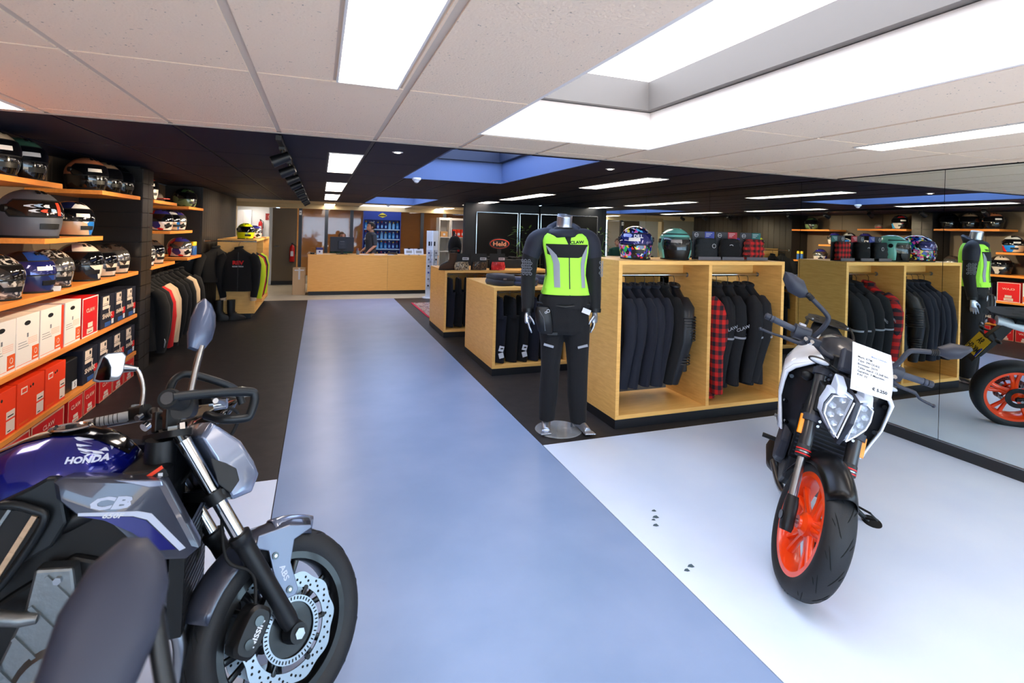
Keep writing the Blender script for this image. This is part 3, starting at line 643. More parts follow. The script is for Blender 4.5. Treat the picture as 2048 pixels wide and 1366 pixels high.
# ================================================================ spotlight track
t = thing('light_track', 'black ceiling track carrying the row of spotlights', 'light track', (-.26, 7.9, ZC-.006)); G().box(-.017, .017, -4.3, 4.3, -.03, 0).obj('rail', BLACKM, t)
for i in range(10):
    y = 3.95+i*.86; o = thing('track_spotlight', 'black track spotlight, number %s counted from the front of the row' % ['one', 'two', 'three', 'four', 'five', 'six', 'seven', 'eight', 'nine', 'ten'][i], 'spotlight', (-.26, y, ZC-.037), 0, 'spotlights on the ceiling track')
    aim = Vector((-1.75, .25 if i % 2 else -.2, -.85)).normalized(); p0 = Vector((0, 0, -.075)); u = aim
    G().box(-.018, .018, -.05, .05, -.018, 0).obj('adapter', BLACKM, o); G().cyl((0, 0, -.018), (0, 0, -.06), .008).obj('arm', BLACKM, o)
    G().tube([p0-u*.055, p0-u*.05, p0+u*.02, p0+u*.07], [.02, .034, .038, .042], 16, cap=False).tube([p0+u*.021, p0+u*.0705], [.0362, .040], 16, cap=False).obj('head', BLACKM, o, smooth=40); G().cyl(p0-u*.0551, p0-u*.054, .0205).obj('rear_cap', BLACKM, o)
    G().cyl(p0+u*.020, p0+u*.0225, .0355).obj('lens', mat('spot_lens', (255, 235, 205), .4, emit=(255, 214, 160), es=14.), o)
    L = bpy.data.lights.new('spot_beam', 'SPOT'); L.energy = SPOT_W; L.color = (1, .78, .52); L.spot_size = radians(68); L.spot_blend = .7; L.shadow_soft_size = .03
    lo = bpy.data.objects.new('spot_beam', L); COL.objects.link(lo); lo.parent = o; lo.location = p0+u*.03; lo.rotation_euler = u.to_track_quat('-Z', 'Y').to_euler()
# ================================================================ display cabinets
def panel(t, name, x0, x1, y0, y1, z0, z1, m_=None): return G().box(x0, x1, y0, y1, z0, z1).obj(name, m_ or WOOD, t, bevel=.0015)
def cabinet(pos, w, d, h, pl, bays, label, back=False, inset=.0, beam=True):
    t = thing('display_cabinet', label, 'cabinet', pos); th = .034
    G().box(inset, w-inset, inset, d-inset, -.001, pl).obj('plinth', PLINTH, t)
    panel(t, 'top_board', 0, w, 0, d, h-th, h, WOODH); panel(t, 'bottom_board', 0, w, 0, d, pl, pl+th, WOODH)
    panel(t, 'side_board', 0, th, 0, d, pl+th, h-th); panel(t, 'side_board', w-th, w, 0, d, pl+th, h-th)
    for x in bays: panel(t, 'divider', x-th/2, x+th/2, 0, d, pl+th, h-th)
    xs_ = [th]+[v for x in bays for v in (x-th/2, x+th/2)]+[w-th]
    for i in range(0, len(xs_), 2):
        if beam: panel(t, 'rail_beam', xs_[i], xs_[i+1], d*.62, d*.62+.02, h-th-.1, h-th, WOODH)
        if back: panel(t, 'back_board', xs_[i], xs_[i+1], d*.5, d*.5+.02, pl+th, h-th)
    return t, xs_
T1, X1 = cabinet((2.3, 3.68, 0), 1.79, .56, 1.38, .075, [.93], 'tall two-bay oak cabinet with hanging jackets beside the mannequin')
for i, l in ((0, 'chrome rail in the left bay of the tall cabinet'), (2, 'chrome rail in the right bay of the tall cabinet')):
    rail('clothes_rail', (2.3+X1[i], 3.97, 1.235), (2.3+X1[i+1], 3.97, 1.235), l, .013)
g1 = 'dark jackets in the left bay of the tall cabinet'
xs_ = [2.45, 2.55, 2.65, 2.75, 2.85, 2.95]
names = ['nearest the mannequin', 'second from the mannequin', 'third from the mannequin', 'fourth from the mannequin', 'fifth from the mannequin', 'next to the leather jacket']
for x, n_, mm in zip(xs_, names, (DKBLUE, DKBLUE, NAVYF, DKBLUE, NAVYF, BLACKF)):
    jacket((x, 3.97, 1.222), radians(90+random.uniform(-6, 2)), 'dark blue jacket in the left cabinet bay, '+n_ if mm is not BLACKF else 'black jacket in the left cabinet bay, '+n_, mm, None, None, .70, g1, th=.7)
jacket((3.07, 3.97, 1.222), radians(80), 'black leather jacket with ribbed sleeve at the right of the left bay', LEATH, None, None, .66, g1, ribs=True, sl=1.02)
g2 = 'clothes in the right bay of the tall cabinet'
jacket((3.365, 3.97, 1.222), radians(85), 'red and black plaid shirt hanging in the right cabinet bay', PLAID, None, None, .90, g2, sl=1.18, open_f=False, th=1.15, still=True)
for x, l, wd in ((3.555, 'charcoal jacket with grey band right of the plaid shirt', 'CLAW'), (3.69, 'charcoal jacket with grey band, middle of the right bay', 'CLAW'), (3.83, 'charcoal jacket with grey band, third in the right bay', None), (3.94, 'black jacket at the far right of the tall cabinet', None)):
    jacket((x, 3.97, 1.222), radians(72 if wd else 82), l, CHARC, None, None, .82, g2, strip=True, word=(wd, -1) if wd else None, sl=1.08)
T2, X2 = cabinet((1.81, 5.42, 0), 1.75, 1.15, .97, .075, [.92], 'low oak cabinet with trousers and jeans on top, behind the mannequin', beam=False, back=True)
T3, X3 = cabinet((1.745, 7.53, 0), 1.75, 1.05, .985, .075, [.92], 'low oak cabinet farther back carrying scarves and boots', beam=False, back=True)
for (T, X, px_, py, pz, nm) in ((T2, X2, 1.81, 5.60, .895, 'low middle cabinet'), (T3, X3, 1.745, 7.72, .91, 'low far cabinet')):
    for i, sd in ((0, 'left'), (2, 'right')): rail('clothes_rail', (px_+X[i], py, pz), (px_+X[i+1], py, pz), 'thin chrome rail in the %s bay of the %s' % (sd, nm), .009)
def trousers(pos, rz, label, m_, group, L=.70, tags=True):
    t = thing('trousers', label, 'trousers', pos, rz, group)
    rings = [[wrinkle(q, .006) for q in se_ring((0, 0, z), a, b, 18, 2.4)] for z, a, b in ((-.05, .14, .03), (-.07, .165, .038), (-.16, .18, .04), (-.27, .185, .042))]
    G().loft(rings).obj('waist', m_, t, smooth=60)
    for s_ in (-1, 1): G().tube([(s_*.095, 0, -.25), (s_*.1, 0, -.4), (s_*.1, .004, -.58), (s_*.098, .006, -.05-L)], [.086, .08, .074, .07], 14, flat=.5).fn(lambda p: wrinkle(p, .007, 11)).obj('leg', m_, t, smooth=60)
    G().tube([(0, 0, -.05), (0, 0, -.02), (.014, 0, .0), (.01, 0, .014), (-.005, 0, .015)], .0025, 6).tube([(-.14, 0, -.05), (.14, 0, -.05)], .005, 6).obj('hanger', STEEL, t, smooth=60)
    if tags:
        for k in range(2): G().box(-.001, .001, -.028, .028, -.03, .03, Matrix.Translation((-.196, .0, -.60-.075*k)) @ Matrix.Rotation(.25*(1-2*k), 4, 'X')).obj('price_tag', WHITEP, t)
        G().box(-.199, -.1972, -.02, .01, -.605, -.59).obj('tag_print', INK, t)
    return t
k = 0
wd = ['first', 'second', 'third', 'fourth', 'fifth', 'sixth']
for T, X, px_, py, pz, nm in ((T2, X2, 1.81, 5.60, .888, 'middle low cabinet'), (T3, X3, 1.745, 7.72, .903, 'far low cabinet')):
    for i in range(6):
        x = px_+.125+i*.14; trousers((x, py+.03, pz), radians(90+random.uniform(-6, 6)), '%s pair of dark trousers from the left in the %s' % (wd[i], nm), BLACKF if i % 3 else NAVYF, 'trousers in the low cabinets', .72, T is T2 and i in (0, 2, 4))
    for i in range(5):
        x = px_+1.02+i*.145; trousers((x, py+.03, pz), radians(90), '%s pair of dark trousers in the right bay of the %s' % (wd[i], nm), BLACKF, 'trousers in the low cabinets', .72, False)
# folded jeans on the middle cabinet
DENIM = mat('dark_denim', (38, 44, 66), .8, bump=(120, .15), sheen=.2); DENIM2 = mat('black_denim', (24, 25, 32), .8, bump=(120, .15), sheen=.2)
def folded(pos, rz, label, m_, s_=(.3, .2, .05), lump=.012):
    t = thing('folded_jeans', label, 'jeans', pos, rz, 'folded jeans on the middle low cabinet'); a, b, c = s_
    for k in range(2):
        g = G().loft([[wrinkle(Vector((q.x, q.y, q.z)), lump*(1 if zz else .2), 7) for q in se_ring((.012*k, .008*k, zz*c), a*(1-.18*abs(zz-.5)**1.5), b*(1-.2*abs(zz-.5)**1.5), 24, 3.2)] for zz in (0, .2, .5, .8, 1)])
        g.xf(Matrix.Translation((0, 0, k*c*.92))).obj('fold', m_, t, smooth=70)
    G().box(-a*.5, -a*.2, -b*.96, -b*.9, c*1.2, c*1.5).obj('waist_patch', mat('leather_patch', (90, 84, 84), .7), t)
    return t
folded((1.98, 5.72, .9705), .2, 'stack of black folded jeans at the left edge of the low cabinet', DENIM2, (.13, .20, .06))
folded((2.25, 5.66, .9705), -.1, 'folded dark blue jeans with white tag in front of the black stack', DENIM, (.15, .18, .045))
folded((2.62, 5.75, .9705), .1, 'folded dark blue jeans half hidden by the mannequin', DENIM, (.15, .18, .05))
folded((3.05, 5.75, .9705), -.05, 'folded dark jeans at the right end of the middle cabinet', DENIM2, (.15, .18, .05))
t = thing('price_card', 'white price tag hanging over the front edge by the jeans', 'price tag', (2.22, 5.412, .93), 0); G().box(-.035, .035, -.002, 0, -.03, .03, Matrix.Rotation(.35, 4, 'Y')).obj('card', WHITEP, t); G().box(-.025, .02, -.0028, -.0021, -.005, .002, Matrix.Rotation(.35, 4, 'Y')).obj('print', INK, t)
# things on the tall cabinet
h1 = helmet((2.63, 3.95, 1.3805), radians(-116), 'graf', VIS_B, 'multicolour graffiti helmet with blue visor on the tall cabinet', None, True, 1.12)
text('DILL', .035, WHITEP, h1, (0, 0, 0), (0, 1, 0), (0, 0, 1), .03, 1.2, fn=lambda p: hp(p.y/.15, .36+p.z/.135, 1.045))
h2 = helmet((3.05, 3.95, 1.3805), radians(-112), 'mint', VIS_C, 'mint green open face helmet with black mask on the tall cabinet', None, True, 1.08, True)
WARMC = [mat('warmer_charcoal', (32, 36, 40), .9, bump=(90, .3)), mat('warmer_black', (14, 14, 16), .9, bump=(90, .2)), plaid('warmer_plaid', (196, 24, 24), (44, 24, 24), 20.)]
CARD = mat('header_card', (52, 54, 60), .6); HB = [mat('card_blue', (56, 70, 150), .6), mat('card_red', (170, 44, 54), .6), mat('card_teal', (46, 108, 104), .6)]
lab = ['charcoal neck warmer on a blue and grey header card', 'black neck warmer on a red and grey header card', 'red plaid neck warmer on a teal and grey header card']
for i, x in enumerate((3.34, 3.61, 3.90)):
    t = thing('neck_warmer', lab[i], 'neck warmer', (x, 3.87, 1.3805), radians(-6), 'neck warmers on the tall cabinet')
    G().box(-.115, .115, .05, .056, 0, .26).obj('header_card', CARD, t); G().box(.015, .115, .048, .0499, .195, .26).obj('colour_block', HB[i], t)
    G().lathe([(.017, 0), (.02, 0), (.02, .002)], 18, 'y', (-.075, .046, .228)).obj('logo_ring', WHITEP, t); G().box(-.09, -.06, .0465, .0485, .226, .230).obj('logo_bar', WHITEP, t)
    for k_ in range(3): G().box(.025, .09-.015*k_, .0465, .0475, .243-.014*k_, .247-.014*k_).obj('print_line', WHITEP, t)
    G().box(-.115, .115, -.055, .05, 0, .006).obj('tray', mat('card_grey', (104, 104, 112), .6), t); G().box(-.115, .115, -.056, -.05, .006, .03).obj('tray_lip', mat('card_grey'), t)
    rings = []
    for j in range(13):
        z = .012+.185*j/12; b_ = 1+(.05 if i < 2 else .08)*sin(j*1.9+i)
        rings.append([wrinkle(q, .007, 13) for q in se_ring((0, .0, z), .108*b_*(1-.1*(j/12-.4)**2*4), .042*b_, 24, 2.6)])
    G().loft(rings).obj('fabric', WARMC[i], t, smooth=70)
    if i == 0: G().lathe([(.016, 0), (.019, 0), (.019, .002)], 18, 'y', (.045, -.052, .13)).obj('logo_ring', WHITEP, t)
    if i == 1: G().tube([(-.02+.02*cos(a), -.052, .13+.014*sin(a)) for a in (2.6, 2, 1.4, .8, .3)], .003, 5).obj('logo_arc', WHITEP, t)
# things on the far low cabinet
BOOT = mat('brown_suede', (72, 50, 36), .85); BOOTB = mat('black_boot', (18, 17, 18), .5)
def boot(pos, rz, label, m_, h=.22):
    t = thing('boot', label, 'boot', pos, rz, None)
    S = [((.05, 0, .012), .135, .044), ((.05, 0, .03), .138, .046), ((.045, 0, .055), .13, .046), ((.02, 0, .085), .10, .045), ((-.025, 0, .115), .066, .046), ((-.04, 0, .16), .058, .05), ((-.042, 0, h), .062, .052)]
    G().loft([se_ring(c, a, b, 20, 2.4) for c, a, b in S]).obj('upper', m_, t, smooth=60)
    G().loft([se_ring((.05, 0, z), .142, .05, 20, 2.6) for z in (0, .018)]).obj('sole', BLACKR, t)
    for k in range(5): G().tube([(.055-.022*k, -.03, .098+.024*k), (.068-.022*k, 0, .106+.024*k), (.055-.022*k, .03, .098+.024*k)], .004, 5).obj('lace', BLACKM, t)
    return t
boot((1.86, 7.68, .9855), radians(-165), 'brown suede boot at the left front corner of the far cabinet', BOOT, .25)
boot((1.93, 7.95, .9855), radians(-170), 'black boot behind the brown suede boot on the far cabinet', BOOTB, .28)
SC_ = [graffiti('scarf_camo', [(150, 130, 100), (50, 44, 40), (190, 176, 150)], 30, .8), graffiti('scarf_leopard', [(60, 46, 36), (120, 94, 66), (30, 26, 24)], 34, .8), graffiti('scarf_red', [(220, 40, 48), (236, 70, 70), (200, 26, 40)], 20, .8)]
lab = ['camouflage tube scarf on a black card on the far cabinet', 'leopard print tube scarf on a black card on the far cabinet', 'red tube scarf on a black card on the far cabinet']
for i, x in enumerate((2.02, 2.30, 2.60)):
    t = thing('tube_scarf', lab[i], 'scarf', (x, 7.62, .9855), 0, 'tube scarves on the far cabinet')
    G().box(-.125, .125, .045, .05, 0, .25).obj('header_card', BLACKM, t); G().box(.02, .12, .043, .0449, .15, .19).obj('label', WHITEP, t); G().box(.03, .1, .0415, .0429, .165, .175).obj('print', INK, t)
    G().loft([[wrinkle(q, .008, 15) for q in se_ring((0, 0, z), .115-.2*abs(z-.06), .04, 20, 2.5)] for z in (.004, .03, .06, .09, .125)]).obj('fabric', SC_[i], t, smooth=70)
# oval logo stand
t = thing('oval_sign', 'black oval stand-up sign with red rim on the far cabinet', 'sign', (2.83, 8.25, .9855), radians(-8))
def oval(a, b, y0, y1, cz=.39): return [[(a*cos(2*pi*i/32), y, cz+b*sin(2*pi*i/32)) for i in range(32)] for y in (y0, y1)]
G().loft(oval(.175, .095, 0, .02)).obj('board', BLACKM, t); g = G()
g.tube([(.16*cos(2*pi*i/40), -.002, .39+.075*sin(2*pi*i/40)) for i in range(40)], .009, 6, closed=True, flat=.4); g.obj('rim', mat('sign_red', (230, 66, 40), .5), t)
text('Held', .10, mat('sign_peach', (240, 160, 120), .5), t, (0, -.003, .385), (1, 0, 0), (0, 0, 1), .03, 1.2)
G().box(-.03, .03, .0, .02, 0, .30).box(-.09, .09, -.05, .07, 0, .01).obj('foot', BLACKM, t)
t = thing('glove_stand', 'row of black gloves on a low black riser at the back of the far cabinet', 'gloves', (2.95, 8.1, .9855)); G().box(-.4, .45, -.1, .12, 0, .14).obj('riser', BLACKM, t, bevel=.005)
for i in range(4):
    o = thing('glove', 'black glove lying on the riser, '+['first', 'second', 'third', 'last'][i]+' from the left', 'glove', (2.64+.2*i, 8.09, 1.127), radians(-80+8*i), 'gloves on the riser')
    G().loft([se_ring((x, 0, .03), a, b, 12, 2.4) for x, a, b in ((0, .001, .001),)] if False else [[Vector((x, a*cos(2*pi*k_/12), .025+b*sin(2*pi*k_/12))) for k_ in range(12)] for x, a, b in ((-.11, .04, .022), (-.06, .037, .02), (.0, .046, .022), (.03, .045, .02))]).obj('palm', BLACKF, o, smooth=60)
    for j, (yy, ln) in enumerate(((-.033, .06), (-.011, .075), (.011, .078), (.033, .062))): G().tube([(.02, yy, .025), (.02+ln*.6, yy*1.15, .028), (.03+ln, yy*1.2, .018)], [.0115, .011, .008], 8).obj('finger', BLACKF, o, smooth=60)
    G().tube([(-.03, -.04, .025), (.0, -.062, .025), (.035, -.07, .02)], [.013, .012, .009], 8).obj('thumb', BLACKF, o, smooth=60)
# green plant in a pot standing behind the cabinets
t = thing('potted_plant', 'leafy green plant in a dark pot behind the mannequin', 'plant', (3.78, 9.3, 0)); LEAF = mat('leaf_green', (74, 120, 50), .5, var=((110, 150, 70), 30, 2))
G().lathe([(0, 0), (.13, 0), (.17, .32), (.18, .34), (.16, .34), (.15, .30), (0, .30)], 24).obj('pot', BLACKM, t, smooth=40)
for k in range(9):
    a = 2*pi*k/9+.3; top = Vector((.25*cos(a), .25*sin(a), 1.15+.5*((k*37) % 10)/10)); G().tube([(0, 0, .28), (.06*cos(a), .06*sin(a), .8), top], [.008, .006, .003], 6).obj('stem', LEAF, t)
for k in range(90):
    a = random.random()*2*pi; z = random.uniform(.95, 1.68); r = random.uniform(.05, .30)*(1-.3*abs(z-1.35)); c = Vector((r*cos(a), r*sin(a), z)); d = Vector((cos(a)+random.uniform(-.5, .5), sin(a)+random.uniform(-.5, .5), random.uniform(-.5, .6))).normalized()*random.uniform(.10, .16); s_ = d.cross(Vector((0, 0, 1))).normalized()*.022
    G().add([c, c+d*.35+s_, c+d*.7+s_*.7+Vector((0, 0, -.008)), c+d+Vector((0, 0, -.02)), c+d*.7-s_*.7+Vector((0, 0, -.008)), c+d*.35-s_], [(0, 1, 2, 3), (0, 3, 4, 5)]).obj('leaf', LEAF, t)
# woven rug
RUG = graffiti('rug_weave', [(150, 70, 74), (176, 150, 140), (120, 90, 96), (196, 180, 168), (90, 84, 100)], 26, .95)
t = thing('patterned_rug', 'faded red oriental rug on the dark floor by the far cabinet', 'rug', (2.6, 10.2, -.002)); G().box(-.70, .85, -.95, .95, 0, .008).obj('pile', RUG, t); g = G()
for (a, b, c, d) in ((-.74, -.70, -.95, .95), (.85, .89, -.95, .95)): G().box(a, b, c, d, 0, .009).obj('border', mat('rug_border', (190, 40, 70), .95), t)
# ================================================================ free-standing cabinet on the left at the back
t = thing('display_cabinet', 'oak clothes cabinet at the back left with a neon yellow helmet on top', 'cabinet', (-1.58, 9.72, 0))
G().box(.05, .52, .05, 2.3, -.001, .09).obj('plinth', PLINTH, t)
panel(t, 'top_board', 0, .58, 0, 2.35, 1.30, 1.335, WOODH); panel(t, 'bottom_board', 0, .58, 0, 2.35, .09, .125, WOODH)
panel(t, 'front_board', 0, .58, 0, .034, .125, 1.30); panel(t, 'divider', 0, .58, 1.15, 1.184, .125, 1.30); panel(t, 'end_board', 0, .58, 2.316, 2.35, .125, 1.30); panel(t, 'back_board', 0, .03, .034, 2.316, .125, 1.30)
helmet((-1.20, 9.98, 1.3355), radians(-70), 'yellow', VIS_D, 'neon yellow helmet on the cabinet at the back left', None, False, 1.05)
helmet((-1.12, 10.55, 1.3355), radians(-60), 'redwhite', VIS_S, 'small red and white helmet behind the neon yellow one', None, False, .9)
rail('clothes_rail', (-1.74, 9.55, 1.305), (-.98, 9.55, 1.305), 'chrome rail along the front of the back left cabinet', .011)
jacket((-1.24, 9.56, 1.285), 0, 'black motorcycle jacket with red logo hanging on the cabinet front', BLACKF, None, BEIGF, .64, None)
o = bpy.data.objects[-1] if False else [x for x in COL.objects if x.name.startswith('jacket')][-1]
_j = sorted([x for x in COL.objects if x.get('label', '').startswith('black motorcycle jacket with red logo')], key=lambda x: x.name)[-1]
text('REV', .075, REDF, _j, (.0, -.072, -.30), (1, 0, 0), (0, 0, 1), .05, 1.2); text('RIDER TECH', .026, WHITEP, _j, (.0, -.072, -.355), (1, 0, 0), (0, 0, 1), .02, 1.1)
jacket((-1.58, 9.60, 1.285), radians(35), 'black jacket left of the red logo jacket on the cabinet front', BLACKF, None, None, .5, None)
rail('clothes_rail', (-1.2, 9.76, 1.24), (-1.2, 10.87, 1.24), 'chrome rail in the near side bay of the back left cabinet', .011)
gz = 'jackets in the side bays of the back left cabinet'
for i, (y, m1, m2, l) in enumerate(((9.9, BLACKF, HIVISF, 'black jacket with neon yellow sleeve in the side bay'), (10.1, BLACKF, REDF, 'black jacket with red sleeve in the side bay'), (10.35, BLACKF, None, 'black jacket in the middle of the side bay'), (10.6, BLACKF, HIVISF, 'black and neon jacket at the rear of the side bay'))):
    jacket((-1.2, y, 1.227), radians(-6), l, m1, m2, None, .62, gz)
boot((-1.30, 9.62, 0), radians(20), 'black riding boot standing below the cabinet front', BOOTB, .34); boot((-1.47, 9.60, 0), radians(10), 'second black riding boot below the cabinet front', BOOTB, .34)
# ================================================================ service counter and what stands behind it
def remesh(o, vox, sm=6):
    md = o.modifiers.new('remesh', 'REMESH'); md.mode = 'VOXEL'; md.voxel_size = vox; md.use_smooth_shade = True
    md = o.modifiers.new('smooth', 'SMOOTH'); md.iterations = sm; md.factor = .5; return o
WOODC = mat('oak_counter', (240, 178, 94), .4, wood=((226, 160, 76), (.9, 8, 12)))
t = thing('service_counter', 'long oak service counter at the end of the walkway', 'counter', (-.24, 12.70, 0))
G().box(.02, 2.98, .04, .66, -.001, .09).obj('plinth', PLINTH, t); G().box(0, 1.78, 0, .03, .09, .90).obj('front_board', WOODC, t, bevel=.002); G().box(1.784, 3.0, 0, .03, .09, .90).obj('front_board', WOODC, t, bevel=.002)
G().box(0, .03, .031, .68, .09, .90).obj('side_board', WOODC, t); G().box(2.97, 3.0, .031, .68, .09, .90).obj('side_board', WOODC, t); G().box(-.005, 3.005, -.005, .70, .90, .935).obj('worktop', WOODC, t, bevel=.002); G().box(.03, 2.97, .64, .66, .09, .9).obj('back_board', BLACKM, t)
zt = .9355
t = thing('computer_monitor', 'black computer monitor seen from behind on the counter', 'monitor', (.5, 12.98, zt), radians(4))
G().box(-.27, .27, -.02, .015, .06, .41).obj('housing', mat('monitor_back', (30, 34, 44), .5), t, bevel=.008); G().box(-.09, .09, -.045, -.02, .12, .32).obj('rear_bulge', mat('monitor_bulge', (38, 44, 56), .5), t, bevel=.01); G().box(-.03, .03, -.035, -.02, .01, .12).obj('neck', BLACKM, t); G().box(-.12, .12, -.1, .1, 0, .012).obj('foot', BLACKM, t); text('PHILIPS', .03, INKG, t, (0, -.0462, .35-.05), (1, 0, 0), (0, 0, 1), .01); G().box(-.05, .05, -.0465, -.0452, .24, .243).obj('port_line', INKG, t)
t = thing('tissue_box', 'small white and blue box on the left end of the counter', 'box', (0, 12.88, zt), .1); G().box(-.07, .07, -.05, .05, 0, .10).obj('lower', WHITEP, t); G().box(-.071, .071, -.051, .051, .1, .155).obj('upper', mat('box_blue', (54, 58, 120), .6), t); G().lathe([(0, 0), (.02, 0), (.02, .001)], 14, 'y', (0, -.0512, .06)).obj('logo', mat('box_blue'), t)
t = thing('card_terminal', 'dark card terminal beside the monitor on the counter', 'terminal', (-.15, 12.9, zt), .2); G().box(-.04, .04, -.07, .07, 0, .035).obj('base', BLACKM, t, bevel=.006); G().box(-.03, .03, -.05, .0, .0351, .04).obj('screen', mat('lcd', (120, 130, 120), .3), t)
t = thing('pen_cup', 'small cup with pens on the counter right of the monitor', 'cup', (.86, 12.9, zt)); G().lathe([(0, 0), (.035, 0), (.037, .09), (.033, .09), (.031, .006), (0, .006)], 18).obj('cup', mat('cup_grey', (110, 120, 126), .4), t, smooth=40)
for k in range(4): G().cyl((.01*cos(k*1.6), .01*sin(k*1.6), .01), (.03*cos(k*1.6), .03*sin(k*1.6), .15), .004, n=6).obj('pen', [REDB, INK, mat('pen_blue', (40, 60, 150), .4), WHITEP][k], t)
for (x, y, w, d, r, l) in ((1.0, 12.82, .22, .16, .05, 'white paper lying in front of the pen cup'), (1.35, 12.8, .24, .17, -.1, 'stack of white forms at the middle of the counter'), (1.62, 12.79, .12, .15, .2, 'white note beside the stapler on the counter')):
    t = thing('paper_sheets', l, 'papers', (x, y, zt), r)
    for k in range(3): G().box(-w/2+.004*k, w/2+.004*k, -d/2, d/2, .002*k, .002*k+.0016).obj('sheet', WHITEP, t)
t = thing('stapler', 'long black stapler on the counter', 'stapler', (1.68, 12.95, zt), .1); G().box(-.12, .12, -.025, .025, 0, .018).obj('base', BLACKM, t, bevel=.004); G().box(-.12, .1, -.022, .022, .03, .06, Matrix.Rotation(.06, 4, 'Y')).obj('arm', BLACKM, t, bevel=.006); G().cyl((.09, -.02, .02), (.09, .02, .04), .008).obj('hinge', CHROME, t)
for (x, l) in ((2.07, 'left white brochure on a slanted counter stand'), (2.31, 'right white brochure on a slanted counter stand')):
    t = thing('brochure_stand', l, 'brochure', (x, 12.84, zt), 0, 'brochures on the counter'); R_ = Matrix.Rotation(radians(-28), 4, 'X')
    G().box(-.115, .115, -.006, .006, .01, .17, R_).obj('board', WHITEP, t); G().box(-.07, .07, -.0072, -.0061, .05, .12, R_).obj('picture', mat('brochure_grey', (150, 146, 140), .6), t); G().box(-.02, .02, .0, .09, 0, .01).obj('foot', BLACKM, t); G().box(-.03, .03, -.014, -.006, .155, .185, R_).obj('clip', BLACKM, t)
# oil display
t = thing('oil_display', 'blue shelf display full of oil bottles behind the counter', 'display rack', (1.10, 14.62, 0)); BLUE = mat('display_blue', (28, 52, 140), .4); DSH = mat('display_shelf', (150, 176, 206), .4)
G().box(0, 1.0, .24, .26, 0, 2.02).obj('back_panel', BLUE, t); G().box(0, .02, 0, .24, 0, 1.80).obj('side_panel', BLUE, t); G().box(.98, 1.0, 0, .24, 0, 1.80).obj('side_panel', BLUE, t); G().box(-.0, 1.0, -.01, .24, 1.80, 2.03).obj('header', BLUE, t)
G().prism([(.38, 1.92), (.44, 1.965), (.50, 1.995), (.56, 1.965), (.62, 1.92), (.56, 1.885), (.5, 1.86), (.44, 1.885)], -.016, -.0101).obj('yellow_emblem', mat('emblem_yellow', (206, 190, 60), .5), t); G().box(.41, .59, -.0185, -.0161, 1.905, 1.935).obj('emblem_band', INK, t)
rows = (1.55, 1.28, 1.01, .72)
for z in rows: G().box(.02, .98, -.01, .24, z-.03, z).obj('shelf', DSH, t)
bo = [mat('bottle_cyan', (40, 130, 200), .3), mat('bottle_blue', (44, 60, 150), .3), mat('bottle_navy', (30, 40, 110), .3), mat('bottle_pale', (110, 170, 220), .3)]; cp = [mat('cap_yellow', (240, 200, 20), .4), mat('cap_red', (210, 60, 40), .4), WHITEP]
_bm = {}
def bottle(kind):
    if kind not in _bm:
        g = G(); h = .19 if kind else .21
        g.loft([se_ring((0, 0, z), a, b, 14, 2.6) for z, a, b in ((0, .036, .026), (.005, .038, .028), (h*.62, .038, .028), (h*.8, .028, .022), (h*.86, .014, .014))])
        o = g.obj('bottle', bo[0]); o2 = G().lathe([(.016, h*.86), (.016, h), (.013, h+.004), (0, h+.004)], 10).obj('c', cp[0]); o3 = G().box(-.022, .022, -.0295, -.0285, h*.15, h*.5).obj('l', WHITEP)
        _bm[kind] = (o.data, o2.data, o3.data)
        for q in (o, o2, o3): bpy.data.objects.remove(q)
    return _bm[kind]
num = ['first', 'second', 'third', 'fourth', 'fifth', 'sixth', 'seventh', 'eighth', 'ninth', 'tenth']; rw = ['top', 'second', 'third', 'lowest']
for j, z in enumerate(rows):
    for i in range(9):
        mb = bottle(i % 2); r = thing('oil_bottle', 'blue oil bottle on the %s shelf of the blue display, %s from the left' % (rw[j], num[i]), 'bottle', (1.10+.075+i*.106, 14.72, z+.0005), 0, 'oil bottles on the blue display')
        for me_, n_, m_ in ((mb[0], 'flask', bo[(i//2+j) % 4]), (mb[1], 'cap', cp[0] if (i > 5 and j == 0) else cp[(i+j) % 3]), (mb[2], 'label', bo[3])):
            o = bpy.data.objects.new(n_, me_); COL.objects.link(o); o.parent = r
            o.material_slots[0].link = 'OBJECT'; o.material_slots[0].material = m_
# white cupboard with orange packs on the right behind the glass
t = thing('white_cupboard', 'tall white cupboard with open shelves at the back right', 'cupboard', (3.15, 14.45, 0)); CUP = mat('cupboard_white', (222, 220, 214), .5)
for x in (0, .30, .34, .80): G().box(x, x+.025, 0, .4, 0, 1.92).obj('side_board', CUP, t)
for z in (.0, .5, .95, 1.35, 1.85): G().box(.025, .30, 0, .4, z, z+.025).obj('shelf', CUP, t); G().box(.365, .80, 0, .4, z, z+.025).obj('shelf', CUP, t)
G().box(0, .825, .4, .41, 0, 1.92).obj('back_board', CUP, t)
for i, (x, w) in enumerate(((.40, .12), (.53, .1), (.65, .13))):
    o = thing('orange_pack', 'orange pack in the white cupboard, '+num[i]+' from the left', 'pack', (3.15+x+w/2, 14.58, 1.3755), 0, 'orange packs in the cupboard'); G().box(-w/2, w/2, -.07, .07, 0, .22).obj('box', ORGB, o, bevel=.006); G().box(-w/3, w/3, -.0715, -.0702, .05, .12).obj('label', WHITEP, o)
o = thing('tan_folder', 'tan folder standing in the narrow cupboard bay', 'folder', (3.31, 14.6, 1.3755)); G().box(-.1, .1, -.09, .09, 0, .15).obj('box', mat('folder_tan', (200, 150, 90), .7), o, bevel=.004); G().box(-.03, .03, -.0915, -.0902, .04, .1).obj('label', WHITEP, o)
